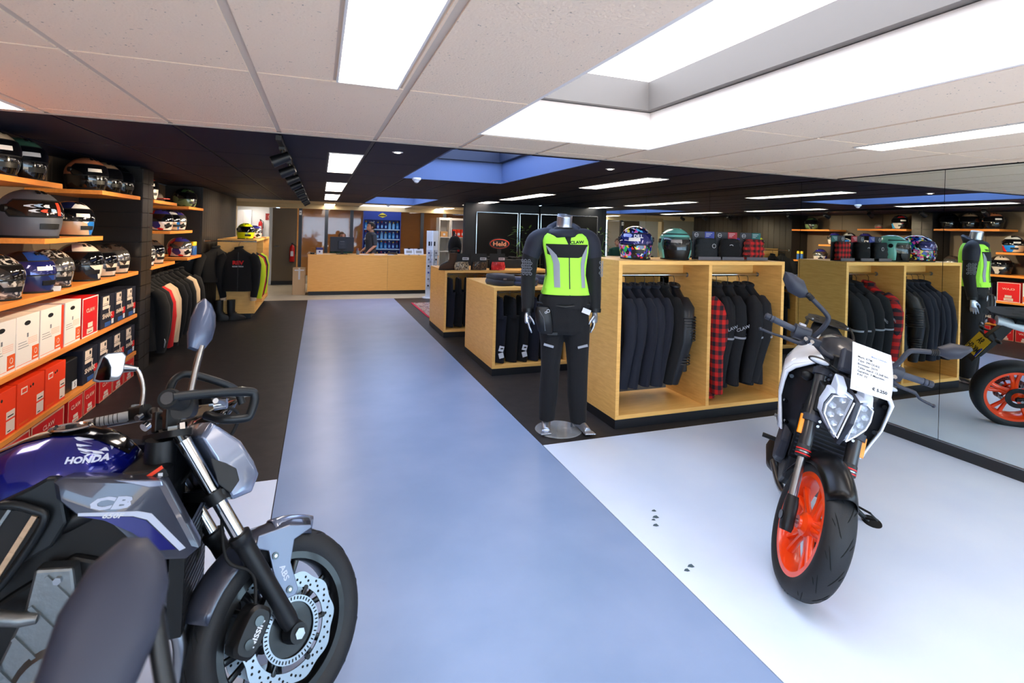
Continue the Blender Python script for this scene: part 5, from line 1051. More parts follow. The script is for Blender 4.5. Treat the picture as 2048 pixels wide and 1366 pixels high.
# ================================================================ blue naked motorcycle on the left
def blue_bike():
    HM = Matrix.Translation((-.107, 1.823, -.006)) @ Matrix.Rotation(-.11, 4, 'X') @ Matrix.Scale(.965, 4)
    t = thing('motorcycle', 'blue and grey naked motorcycle in the left foreground, front wheel turned', 'motorcycle', M=HM)
    HP_ = Vector((-.345, 0, .95)); S = Matrix.Translation(HP_) @ Matrix.Rotation(.58, 4, Vector((-.43, 0, .903)).normalized()) @ Matrix.Translation(-HP_)
    BLUEP = mat('metallic_blue', (8, 18, 122), .2, metal=.55, coat=1.); GREYP = mat('metallic_grey', (60, 64, 78), .3, metal=.45, coat=.6); SILP = mat('silver_paint', (124, 134, 158), .22, metal=.55, coat=.8); GUN = mat('gunmetal', (40, 43, 46), .4, metal=.7)
    WHL = mat('wheel_black', (14, 14, 15), .3, coat=.3); DEC = mat('decal_silver', (190, 198, 218), .4)
    A = (.02, 0, .29)
    wheel(t, A, .297, .217, .118, S, WHL, 6, .16, [(-.075, .158, .118, WHL), (.075, .158, .118, WHL)], .009, .04, True)
    # toothed sensor ring
    n = 96; rings = [[], [], [], []]
    for i in range(n):
        a = 2*pi*i/n
        for q, (r, y) in enumerate(((.078, -.088), (.096, -.088), (.096, -.084), (.078, -.084))): rings[q].append(Vector((A[0]+r*cos(a), y, A[2]+r*sin(a))))
    o = G().loft(rings+[rings[0]], True, False).obj('sensor_ring', STEEL, t, S, smooth=30); g = G()
    for i in range(48): a = 2*pi*i/48; g.box(-.0045, .0045, -.0008, .0008, -.0017, .0017, Matrix.Translation((A[0]+.088*cos(a), -.0886, A[2]+.088*sin(a))) @ Matrix.Rotation(-a, 4, 'Y'))
    q = g.obj('ring_slots', GROOVE, o, S); q['kind'] = 'stuff'
    FD = Vector((-.338, 0, .952))-Vector((.02, 0, .29)); 
    for s in (-1, 1):
        y = Vector((0, s*.105, 0)); lo_ = Vector((.015, 0, .30))+y
        f = lambda k: Vector((.02, 0, .29))+FD*k+y
        fo = G().tube([f(.02), f(.06), f(.44), f(.47), f(.475), f(.505), f(.51)], [.024, .0285, .0285, .031, .034, .034, .027], 20).obj('fork_lower', BLACKM, t, S, smooth=40)
        G().tube([f(.5), f(.99)], .0215, 20).obj('fork_tube', CHROME, t, S, smooth=60); G().tube([f(.68), f(.73)], .032, 20).obj('fork_collar', BLACKM, t, S, smooth=40); G().tube([f(.985), f(1.015)], [.024, .022], 20).obj('fork_cap', BLACKG, t, S, smooth=40)
        G().cyl(Vector((.02, s*.09, .285)), Vector((.02, s*.135, .285)), .036, .03, 20).obj('axle_clamp', BLACKM, t, S, smooth=40); G().cyl(Vector((.02, s*.135, .285)), Vector((.02, s*.143, .285)), .017, n=6).obj('axle_nut', CHROME, t, S)
        # caliper behind the leg
        cm = S @ rot_to((-.13, s*.105, .345), 0, 0, .55)
        co = G().loft([[Vector((p.x, q_, p.y)) for p in se_ring((0, 0, 0), a, b, 20, 3.2)] for q_, a, b in ((-.04, .034, .06), (-.03, .042, .07), (.03, .042, .07), (.04, .034, .06))]).obj('brake_caliper', BLACKM, t, cm, smooth=40)
        for k in (-.03, .03): G().cyl((0, s*.038, k), (0, s*.044, k), .014, n=18).obj('piston_cap', BLACKG, co, cm, smooth=40)
        if s < 0: text('NISSIN', .022, WHITEP, co, (.012, -.0412, 0), (.0, 0, 1), (-1, 0, 0), .03, 1.1).data.transform(cm)
        G().box(-.02, .02, -.008, .008, -.05, .05, rot_to((-.085, s*.105, .36), 0, 0, .55)).obj('caliper_bracket', BLACKM, co, S)
    # fender
    def fen(a0, a1, r, w0, w1, drop, n=14):
        rings = []
        for i in range(n+1):
            k = i/n; a = a0+(a1-a0)*k; w = w0+(w1-w0)*k; ring = []
            for j in range(-6, 7):
                q = j/6; rad = r-drop*abs(q)**2.2; ring.append(Vector((A[0]+rad*cos(a), q*w, A[2]+rad*sin(a))))
            rings.append(ring)
        return G().loft(rings, False)
    fo = fen(radians(70), radians(158), .328, .060, .078, .05).obj('front_fender', GREYP, t, S, smooth=50, solid=.005)
    fen(radians(66), radians(95), .335, .020, .055, .05, 8).obj('fender_tip', SILP, fo, S, smooth=50, solid=.006)
    for s in (-1, 1):
        G().prism([(.10, .585), (.02, .605), (-.09, .60), (-.10, .565), (-.055, .545), (-.02, .385), (.03, .385), (.045, .40), (.02, .49), (.035, .555), (.10, .575)], s*.082, s*.092).obj('fender_stay', mat('stay_grey', (104, 112, 132), .35, metal=.5, coat=.4), fo, S, bevel=.003)
        for (x, z) in ((-.035, .525), (.012, .41)): G().cyl((x, s*.091, z), (x, s*.097, z), .011, n=14).obj('bolt', BLACKG, fo, S, smooth=40); G().cyl((x, s*.097, z), (x, s*.0985, z), .005, n=10).obj('bolt_head', CHROME, fo, S)
    text('ABS', .026, DEC, fo, (-.005, -.0928, .465), (.35, 0, -1), (1, 0, .35), .02, 1.2).data.transform(S)
    # triple clamps, headlight cowl, instruments
    G().loft([[Vector((p.x, p.y, p.z)) for p in se_ring((-.222, 0, z), .05, .135, 20, 3)] for z in (.745, .775)]).obj('lower_clamp', BLACKM, t, S, smooth=40); tc_ = G().loft([[Vector((p.x, p.y, p.z)) for p in se_ring((-.345, 0, z), .05, .135, 20, 3)] for z in (.955, .975)]).obj('top_clamp', BLACKM, t, S, smooth=40)
    for s in (-1, 1): G().box(-.02, .02, -.012, .012, 0, .012, rot_to((-.35, s*.09, .976), .4*s)).obj('clamp_plate', ALU, tc_, S); G().cyl((-.335, s*.105, .97), (-.337, s*.105, .995), .014, n=6).obj('cap_nut', CHROME, tc_, S)
    G().cyl((-.345, 0, .975), (-.35, 0, .99), .02, n=6).obj('stem_nut', CHROME, tc_, S)
    cowl = [(-.289, .943), (-.259, .985), (-.164, .910), (-.122, .840), (-.105, .795), (-.128, .745), (-.187, .735), (-.226, .796), (-.245, .87)]
    g = G(); cr = []
    for y, sx, dx in ((-.135, .90, -.006), (-.128, 1, 0), (-.09, 1.03, .008), (-.04, 1.05, .015), (.04, 1.05, .015), (.09, 1.03, .008), (.128, 1, 0), (.135, .90, -.006)): cr.append([Vector((-.20+(x+.20)*sx+(dx if x > -.2 else 0), y, .86+(z-.86)*sx)) for x, z in cowl])
    co = g.loft(cr).obj('headlight_cowl', SILP, t, S, bevel=.004, smooth=25)
    for s in (-1, 1): G().prism([(-.262, .874), (-.215, .85), (-.182, .827), (-.172, .789), (-.20, .755), (-.237, .79)], s*.133, s*.140).obj('cowl_recess', BLACKM, co, S, bevel=.004)
    G().ell((-.125, 0, .83), (.018, .08, .055)).obj('headlight_lens', mat('lamp_glass', (210, 220, 230), .05, alpha=.6, coat=1.), co, S, smooth=60)
    io = G().loft([[Vector((-.215+p.x*cos(.5)+(z_)*sin(.5), p.y, 1.0+z_*cos(.5)-p.x*sin(.5)*-1)) for p in se_ring((0, 0, 0), a, b, 24, 3)] for z_, a, b in ((-.03, .05, .11), (.0, .062, .125), (.022, .062, .125), (.03, .055, .118))]).obj('instrument_pod', BLACKG, t, S, smooth=40)
    G().box(-.045, .045, -.1, .1, -.002, .002, rot_to((-.232, 0, 1.032), 0, 0, -.5)).obj('display', mat('lcd_grey', (120, 112, 96), .15), io, S); G().box(-.035, .0, -.05, .0, 0, .03, rot_to((-.14, -.05, 1.055), .3, 0, .2)).obj('warranty_card', mat('card_beige', (170, 168, 150), .6), io, S)
    # handlebar
    bar = smooth_path([(-.30, .30, 1.062), (-.32, .2, 1.06), (-.345, .1, 1.035), (-.35, 0, 1.03), (-.345, -.1, 1.035), (-.36, -.2, 1.06), (-.395, -.27, 1.057)])
    ho = G().tube(bar, .0125, 12).obj('handlebar', BLACKM, t, S, smooth=60)
    for s in (-1, 1): G().box(-.022, .022, -.018, .018, -.055, .012, rot_to((-.349, s*.05, 1.035), 0)).obj('bar_clamp', BLACKM, ho, S, bevel=.004)
    GRIPG = mat('grip_grey', (150, 154, 156), .55)
    # left grip, far side
    lg0, lg1 = Vector((-.484, .39, 1.05)), Vector((-.365, .34, 1.061))
    d = (lg1-lg0).normalized(); go = G().tube([lg0+d*.03, lg1], [.0165, .0175], 16).obj('grip', GRIPG, t, S, smooth=60); G().tube([lg0, lg0+d*.028], [.0165, .0165], 16).obj('bar_end_weight', STEEL, go, S, smooth=40); G().tube([lg0+d*.03, lg0+d*.036], .0185, 16).obj('grip_ring', BLACKM, go, S, smooth=40); g = G()
    for k in range(7): G().tube([lg0+d*(.045+.013*k), lg0+d*(.0475+.013*k)], .0172, 16).obj('grip_groove', BLACKM, go, S)
    sw = G().loft([[Vector(p) for p in se_ring((0, 0, z), .026, .03, 18, 3)] for z in (-.03, -.026, .026, .03)]).obj('switch_box', BLACKM, t, S @ Matrix.Translation((-.335, .325, 1.064)) @ Matrix.Rotation(.4, 4, 'Z') @ Matrix.Rotation(pi/2, 4, 'X'), smooth=40); G().box(-.012, .012, -.008, .008, .024, .034, rot_to((-.345, .335, 1.064), .4)).obj('switch', GRIPG, sw, S); G().cyl((-.335, .30, 1.055), (-.352, .292, 1.045), .011, n=14).obj('horn_button', ALU, sw, S, smooth=40); G().cyl((-.31, .31, 1.02), (-.325, .305, 1.01), .016, n=16).obj('turn_switch', CHROME, sw, S, smooth=40)
    G().tube(smooth_path([(-.30, .30, 1.055), (-.26, .32, 1.05), (-.30, .36, 1.045), (-.41, .41, 1.04)]), [.008]*19, 8).obj('clutch_lever', STEEL, t, S, smooth=60); G().cyl((-.30, .25, 1.05), (-.30, .30, 1.062), .018, n=16).obj('lever_perch', ALU, t, S, smooth=40)
    # right grip end points at the viewer
    rg0, rg1 = Vector((-.471, -.39, 1.052)), Vector((-.40, -.28, 1.045)); d = (rg1-rg0).normalized()
    go = G().tube([rg0, rg0+d*.012, rg0+d*.03, rg1], [.024, .027, .027, .024], 20).obj('grip', BLACKR, t, S, smooth=50); G().tube([rg0-d*.003, rg0+d*.004], [.012, .012], 16).obj('bar_end_hole', INK, go, S); G().tube([rg0-d*.0035, rg0+d*.002], [.0165, .0165], 16).obj('bar_end_ring', mat('dark_steel', (70, 72, 76), .35, metal=.9), go, S)
    G().loft([[Vector(p) for p in se_ring((0, 0, z), .03, .036, 18, 3)] for z in (-.032, -.028, .028, .032)]).obj('switch_box', BLACKM, t, S @ Matrix.Translation((-.378, -.245, 1.035)) @ Matrix.Rotation(-.55, 4, 'Z') @ Matrix.Rotation(pi/2, 4, 'X'), smooth=40)
    ro_ = G().loft([se_ring((-.30, -.20, z), .034, .034, 20, 3) for z in (1.035, 1.075)]).obj('brake_reservoir', BLACKG, t, S, smooth=40); G().loft([se_ring((-.30, -.20, z), .03, .03, 20, 3) for z in (1.0752, 1.079)]).obj('reservoir_lid', mat('reservoir_lid', (140, 134, 116), .4), ro_, S); G().cyl((-.29, -.235, 1.03), (-.262, -.255, 1.03), .016, n=16).obj('lever_pivot', CHROME, t, S, smooth=40); G().tube(smooth_path([(-.30, -.22, 1.035), (-.272, -.25, 1.03), (-.30, -.32, 1.03), (-.36, -.42, 1.03)]), .0075, 8).obj('brake_lever', STEEL, t, S, smooth=60)
    # tubular hand guards
    G().tube(smooth_path([(-.462, -.392, 1.053), (-.386, -.385, 1.055), (-.26, -.38, 1.05), (-.232, -.38, 1.035), (-.243, -.375, .985), (-.258, -.37, .975), (-.311, -.35, .98), (-.33, -.28, 1.0)], 5), .0135, 12).obj('hand_guard', GUN, t, S, smooth=60); G().tube(smooth_path([(-.395, -.15, 1.06), (-.388, -.15, 1.105), (-.372, -.15, 1.131), (-.341, -.15, 1.141), (-.273, -.15, 1.119), (-.194, -.15, 1.08), (-.17, -.15, 1.03)], 5), .012, 12).obj('screen_bar', GUN, t, S, smooth=60)
    # mirrors
    HOUS = mat('mirror_housing', (66, 76, 100), .35, metal=.3, coat=.4)
    mo = G().tube(smooth_path([(-.374, -.275, 1.07), (-.362, -.275, 1.14), (-.348, -.28, 1.21)], 4), [.009]*9, 10).obj('mirror_stem', CHROME, t, S, smooth=60)
    def mplate(par, ol, y0, y1, mat_, glass_side, cx, cz):
        def ring(y, k): return [Vector((cx+(x-cx)*k, y, cz+(z-cz)*k)) for x, z in ol]
        d_ = y1-y0
        h_ = G().loft([ring(y0, .96), ring(y0+d_*.12, 1.0), ring(y0+d_*.55, .95), ring(y0+d_*.9, .6), ring(y1, .3)]).obj('mirror_head', mat_, par, S, smooth=45)
        G().loft([ring(y0-(.0012 if d_ > 0 else -.0012), .9), ring(y0, .9)]).obj('mirror_glass', SMALLMIR, h_, S)
    mplate(mo, [(-.384, 1.205), (-.386, 1.25), (-.378, 1.30), (-.362, 1.345), (-.342, 1.364), (-.322, 1.345), (-.308, 1.31), (-.307, 1.27), (-.318, 1.225), (-.338, 1.198), (-.362, 1.195)], -.262, -.297, HOUS, 1, -.345, 1.28)
    mo = G().tube(smooth_path([(-.338, .30, 1.07), (-.334, .30, 1.15), (-.355, .31, 1.225), (-.39, .32, 1.232)], 4), .0075, 10).obj('mirror_stem', CHROME, t, S, smooth=60); G().tube([(-.355, .31, 1.226), (-.41, .325, 1.236)], [.009, .02], 12).obj('stem_boot', STEEL, mo, S, smooth=60)
    mplate(mo, [(-.490, 1.190), (-.484, 1.225), (-.470, 1.274), (-.455, 1.286), (-.408, 1.290), (-.396, 1.275), (-.402, 1.215), (-.412, 1.19), (-.43, 1.184), (-.475, 1.184)], .29, .335, mat('mirror_housing_grey', (108, 114, 124), .4), -1, -.44, 1.238)
    # cables
    for pts in ([(-.30, .25, 1.05), (-.2, .15, 1.02), (-.24, .05, .86), (-.33, .02, .78)], [(-.29, -.21, 1.035), (-.18, -.15, .99), (-.22, -.07, .84), (-.2, -.07, .70)], [(-.2, -.07, .70), (-.19, -.09, .56), (-.12, -.115, .50), (-.115, -.12, .40)], [(-.22, .06, .74), (-.21, .07, .6), (-.23, .06, .55)]): G().tube(smooth_path(pts, 6), .0055, 8).obj('cable', BLACKR, t, S, smooth=60)
    # ---------------- fixed body
    TS = [(-.425, .925, .075, .83), (-.46, .958, .12, .83), (-.51, .99, .155, .83), (-.57, 1.008, .168, .83), (-.63, 1.011, .172, .825), (-.70, 1.0, .17, .82), (-.77, .972, .155, .81), (-.85, .93, .125, .80), (-.93, .885, .095, .79), (-1.0, .855, .08, .785)]
    def tk(x):
        for a, b in zip(TS[:-1], TS[1:]):
            if x >= b[0]:
                k = min(1, max(0, (a[0]-x)/(a[0]-b[0]))); return [a[i]+(b[i]-a[i])*k for i in (1, 2, 3)]
        return list(TS[-1][1:])
    PW = 2.7
    def tring(x, e=0.):
        zt_, w, zb = tk(x); w += e; zt_ += e
        return [Vector((x, w*(1 if cos(a) > 0 else -1)*abs(cos(a))**(2/PW), zb+(zt_-zb)*abs(sin(a))**(2/PW))) for a in [pi*i/28 for i in range(29)]]
    def tside(x, z, e=.0015):
        zt_, w, zb = tk(x); k = max(0, min(.999, (z-zb)/(zt_-zb))); return Vector((x, -(w*(1-k**PW)**(1/PW))-e, z))
    xs2 = [-.425-.575*i/40 for i in range(41)]
    to = G().loft([tring(x) for x in xs2]).obj('fuel_tank', BLUEP, t, smooth=50)
    g = G()
    for i in range(30):
        pass
    top = []
    for i in range(25):
        x = -.435-.40*i/24; zt_, w, zb = tk(x); ww = w*(.52-.16*sin(pi*i/24)) ; row = []
        for j in range(-5, 6):
            y = ww*j/5; k = abs(y)/w; row.append(Vector((x, y, zb+(zt_-zb)*(1-k**PW)**(1/PW)+.0025)))
        top.append(row)
    G().loft(top, False).obj('tank_top_cover', BLACKG, to, smooth=50)
    cpn = rot_to((-.605, 0, 1.0145), 0, 0, -.02); G().lathe([(.030, 0), (.052, 0), (.056, .004), (.052, .008), (.042, .009), (.038, .006), (0, .006)], 32).obj('fuel_cap', CHROME, to, cpn, smooth=35); G().box(-.012, .012, -.006, .006, .006, .012).obj('cap_lock', BLACKM, to, cpn)
    for k in range(5): a = 2*pi*k/5+.3; G().cyl((.045*cos(a), .045*sin(a), .008), (.045*cos(a), .045*sin(a), .011), .004, n=8).obj('cap_bolt', BLACKM, to, cpn)
    # wing emblem and word on the tank side
    def onside(g, name, m_, e): return g.fn(lambda p: tside(p.x, p.z, e)).obj(name, m_, to)
    fe = [[(-.571, 1.002), (-.563, 1.001), (-.519, .989), (-.478, .97), (-.471, .963), (-.473, .956), (-.483, .968), (-.523, .983), (-.558, .995)], [(-.556, .989), (-.523, .979), (-.485, .964), (-.477, .955), (-.493, .961), (-.522, .973), (-.551, .983)], [(-.548, .980), (-.517, .969), (-.492, .959), (-.483, .951), (-.5, .957), (-.522, .965), (-.543, .974)], [(-.539, .970), (-.517, .962), (-.497, .955), (-.487, .949), (-.526, .957), (-.519, .961), (-.533, .966)]]
    for f_ in fe:
        n_ = len(f_); onside(G().add([(u, 0, v) for u, v in f_], [tuple(range(n_))]), 'wing_feather', DEC, .003)
    text('HONDA', .0205, DEC, to, (-.517, 0, .947), (1, 0, -.14), (.1, 0, 1), .05, 1.22, fn=lambda p: tside(p.x, p.z, .003))
    # shrouds
    SH = [(-.565, .918), (-.541, .925), (-.312, .890), (-.297, .876), (-.2, .68), (-.231, .655), (-.326, .668), (-.378, .738), (-.442, .809), (-.512, .827), (-.556, .873)]
    for s in (-1, 1):
        rg = []
        for y, k in ((.145, .96), (.19, 1.0), (.206, .985), (.213, .90)): rg.append([Vector((-.40+(x+.40)*k, s*y, .80+(z-.80)*k)) for x, z in SH])
        so = G().loft(rg).obj('radiator_shroud', GREYP, t, smooth=30)
        G().prism([(-.425, .905), (-.305, .888), (-.30, .872), (-.335, .872)], s*.205, s*.214).obj('shroud_spear', SILP, so, bevel=.003)
        G().prism([(-.50, .828), (-.36, .812), (-.325, .80), (-.235, .69), (-.25, .685), (-.335, .785), (-.37, .80), (-.50, .82)], s*.2130, s*.2150).obj('stripe', DEC, so)
        G().prism([(-.495, .818), (-.372, .798), (-.338, .783), (-.258, .69), (-.30, .695), (-.37, .755), (-.44, .80)], s*.2130, s*.2145).obj('blue_field', mat('deep_blue', (24, 26, 110), .3, metal=.4, coat=.6), so)
        if s < 0:
            text('CB', .044, DEC, so, (-.425, -.2150, .842), (1, 0, -.10), (.08, 0, 1), .05, 1.75, .45); text('650F', .018, WHITEP, so, (-.418, -.2152, .808), (1, 0, -.14), (.12, 0, 1), .03, 1.4, .4)
        G().prism([(-.62, .905), (-.585, .925), (-.56, .925), (-.545, .87), (-.53, .80), (-.56, .74), (-.64, .70), (-.76, .76), (-.76, .82), (-.70, .87)], s*.165, s*.195).obj('frame_spar', GUN, t, bevel=.008)
        G().tube(smooth_path([(-.36, s*.03, .86), (-.5, s*.13, .80), (-.75, s*.15, .70), (-.88, s*.12, .45)], 5), .03, 12).obj('frame_tube', BLACKM, t, smooth=60)
    # intake louvre, crankcase casting, engine
    lo_ = G().tube(smooth_path([(-.75, -.205, .80), (-.68, -.212, .872), (-.60, -.215, .852), (-.577, -.215, .815), (-.655, -.215, .672), (-.70, -.212, .655), (-.76, -.205, .70), (-.75, -.205, .80)], 5), .011, 10).obj('louvre_rim', GUN, t, smooth=60); G().prism([(-.74, .80), (-.67, .86), (-.60, .845), (-.585, .815), (-.66, .685), (-.75, .70)], -.208, -.196).obj('louvre_back', INK, lo_)
    for k in range(9): a = Vector((-.59, 0, .825)); b = Vector((-.66, 0, .685)); p = a+(b-a)*k/8.5; G().box(-.011, .011, -.004, .004, -.0065, .0065, rot_to((p.x-.012, -.212, p.z), 0, 0, -1.1)).obj('louvre_slat', mat('louvre_tan', (190, 160, 130), .5), lo_)
    G().box(-.004, .004, -.004, .004, -.08, .08, rot_to((-.69, -.212, .79), 0, 0, .5)).obj('louvre_strut', ALU, lo_)
    en = G().prism([(-.66, .62), (-.52, .70), (-.36, .64), (-.34, .45), (-.40, .26), (-.62, .22), (-.82, .30), (-.84, .50)], -.17, .17).obj('engine_block', mat('engine_black', (9, 9, 10), .5), t, bevel=.012)
    G().prism([(-.585, .70), (-.50, .69), (-.485, .60), (-.52, .50), (-.575, .40), (-.64, .37), (-.66, .44), (-.60, .60)], -.225, -.171).obj('side_casting', ALU, en, bevel=.008)
    for k in range(4): p = Vector((-.525-.03*k, 0, .64-.07*k)); G().box(-.05, .05, -.006, .004, -.005, .005, rot_to((p.x, -.226, p.z), 0, 0, .9)).obj('casting_rib', ALU, en)
    for (x, z) in ((-.53, .665), (-.51, .55), (-.60, .42), (-.645, .47)): G().cyl((x, -.22, z), (x, -.235, z), .010, n=6).obj('engine_bolt', STEEL, en)
    G().tube([(-.68, -.22, .60), (-.60, -.235, .585), (-.565, -.235, .58)], [.02, .018, .012], 12).obj('hose_union', ALU, en, smooth=50)
    G().lathe([(0, -.24), (.085, -.24), (.10, -.225), (.105, -.17), (0, -.17)], 32, 'y', (-.52, 0, .40)).obj('clutch_cover', ALU, en, smooth=30); G().lathe([(0, -.225), (.06, -.225), (.07, -.17)], 28, 'y', (-.70, 0, .38)).obj('gear_cover', BLACKM, en, smooth=30)
    G().box(-.72, -.30, -.15, .15, .56, .83).obj('inner_cover', INK, t, bevel=.02)  # black block fills the void below the shroud in place of shade
    ra = G().box(-.285, -.245, -.165, .165, .42, .72).obj('radiator', BLACKM, t)
    for k in range(14): G().box(-.2445, -.243, -.155, .155, .435+.02*k, .441+.02*k).obj('radiator_fin', GUN, ra)
    for k in range(4): y = -.12+.08*k; G().tube(smooth_path([(-.36, y, .52), (-.26, y, .40), (-.28, y*.8, .22), (-.42, -.05+y*.3, .14), (-.7, -.08+y*.2, .14)], 5), .02, 10).obj('exhaust_header', STEEL, t, smooth=60)
    G().tube([(-.7, -.08, .14), (-.8, -.13, .18), (-1.05, -.16, .24)], [.045, .055, .05], 16).obj('silencer', BLACKM, t, smooth=50)
    # warning label by the steering head
    wl_ = G().prism([(-.376, .880), (-.316, .920), (-.298, .888), (-.330, .868)], -.172, -.168).obj('warning_label', INK, t); G().prism([(-.376, .880), (-.316, .920), (-.311, .911), (-.368, .873)], -.1735, -.172).obj('label_stripe', ORGB, wl_)
    for (x, z) in ((-.338, .882), (-.318, .893)): G().box(x-.006, x+.006, -.1735, -.172, z-.005, z+.005).obj('label_symbol', WHITEP, wl_)
    G().tube([(-.35, -.06, .80), (-.345, -.06, .97)], .045, 16).obj('steering_head', BLACKM, t, smooth=60); G().box(-.43, -.305, -.166, .166, .76, .905).obj('air_box', BLACKM, t, bevel=.015)
    # seat, tail, rear end (mostly out of view)
    G().loft([[Vector((x, w*cos(a), z+.05*sin(a))) for a in [2*pi*i/18 for i in range(18)]] for x, z, w in ((-.92, .84, .09), (-1.0, .82, .12), (-1.15, .81, .14), (-1.3, .85, .12), (-1.36, .9, .11), (-1.6, .93, .09))]).obj('seat', BLACKF, t, smooth=60); G().loft([[Vector((x, w*cos(a), z+.05*sin(a))) for a in [2*pi*i/16 for i in range(16)]] for x, z, w in ((-.95, .76, .12), (-1.3, .80, .12), (-1.72, .92, .04))]).obj('tail_fairing', GREYP, t, smooth=60)
    wheel(t, (-1.44, 0, .302), .302, .217, .17, Matrix(), WHL, 6, .16, [(-.09, .118, .08, WHL)], .009, .05); 
    for s in (-1, 1): G().tube([(-.86, s*.11, .40), (-1.15, s*.12, .33), (-1.46, s*.12, .302)], [.035, .03, .025], 10, flat=.6).obj('swingarm', BLACKM, t, smooth=50)
    G().tube([(-.75, .14, .30), (-.62, .24, .06), (-.56, .27, -.02)], .012, 8).obj('side_stand', BLACKM, t, smooth=50)
    t['_'] = 0; del t['_']
    return t, S
HB_, HS_ = blue_bike()
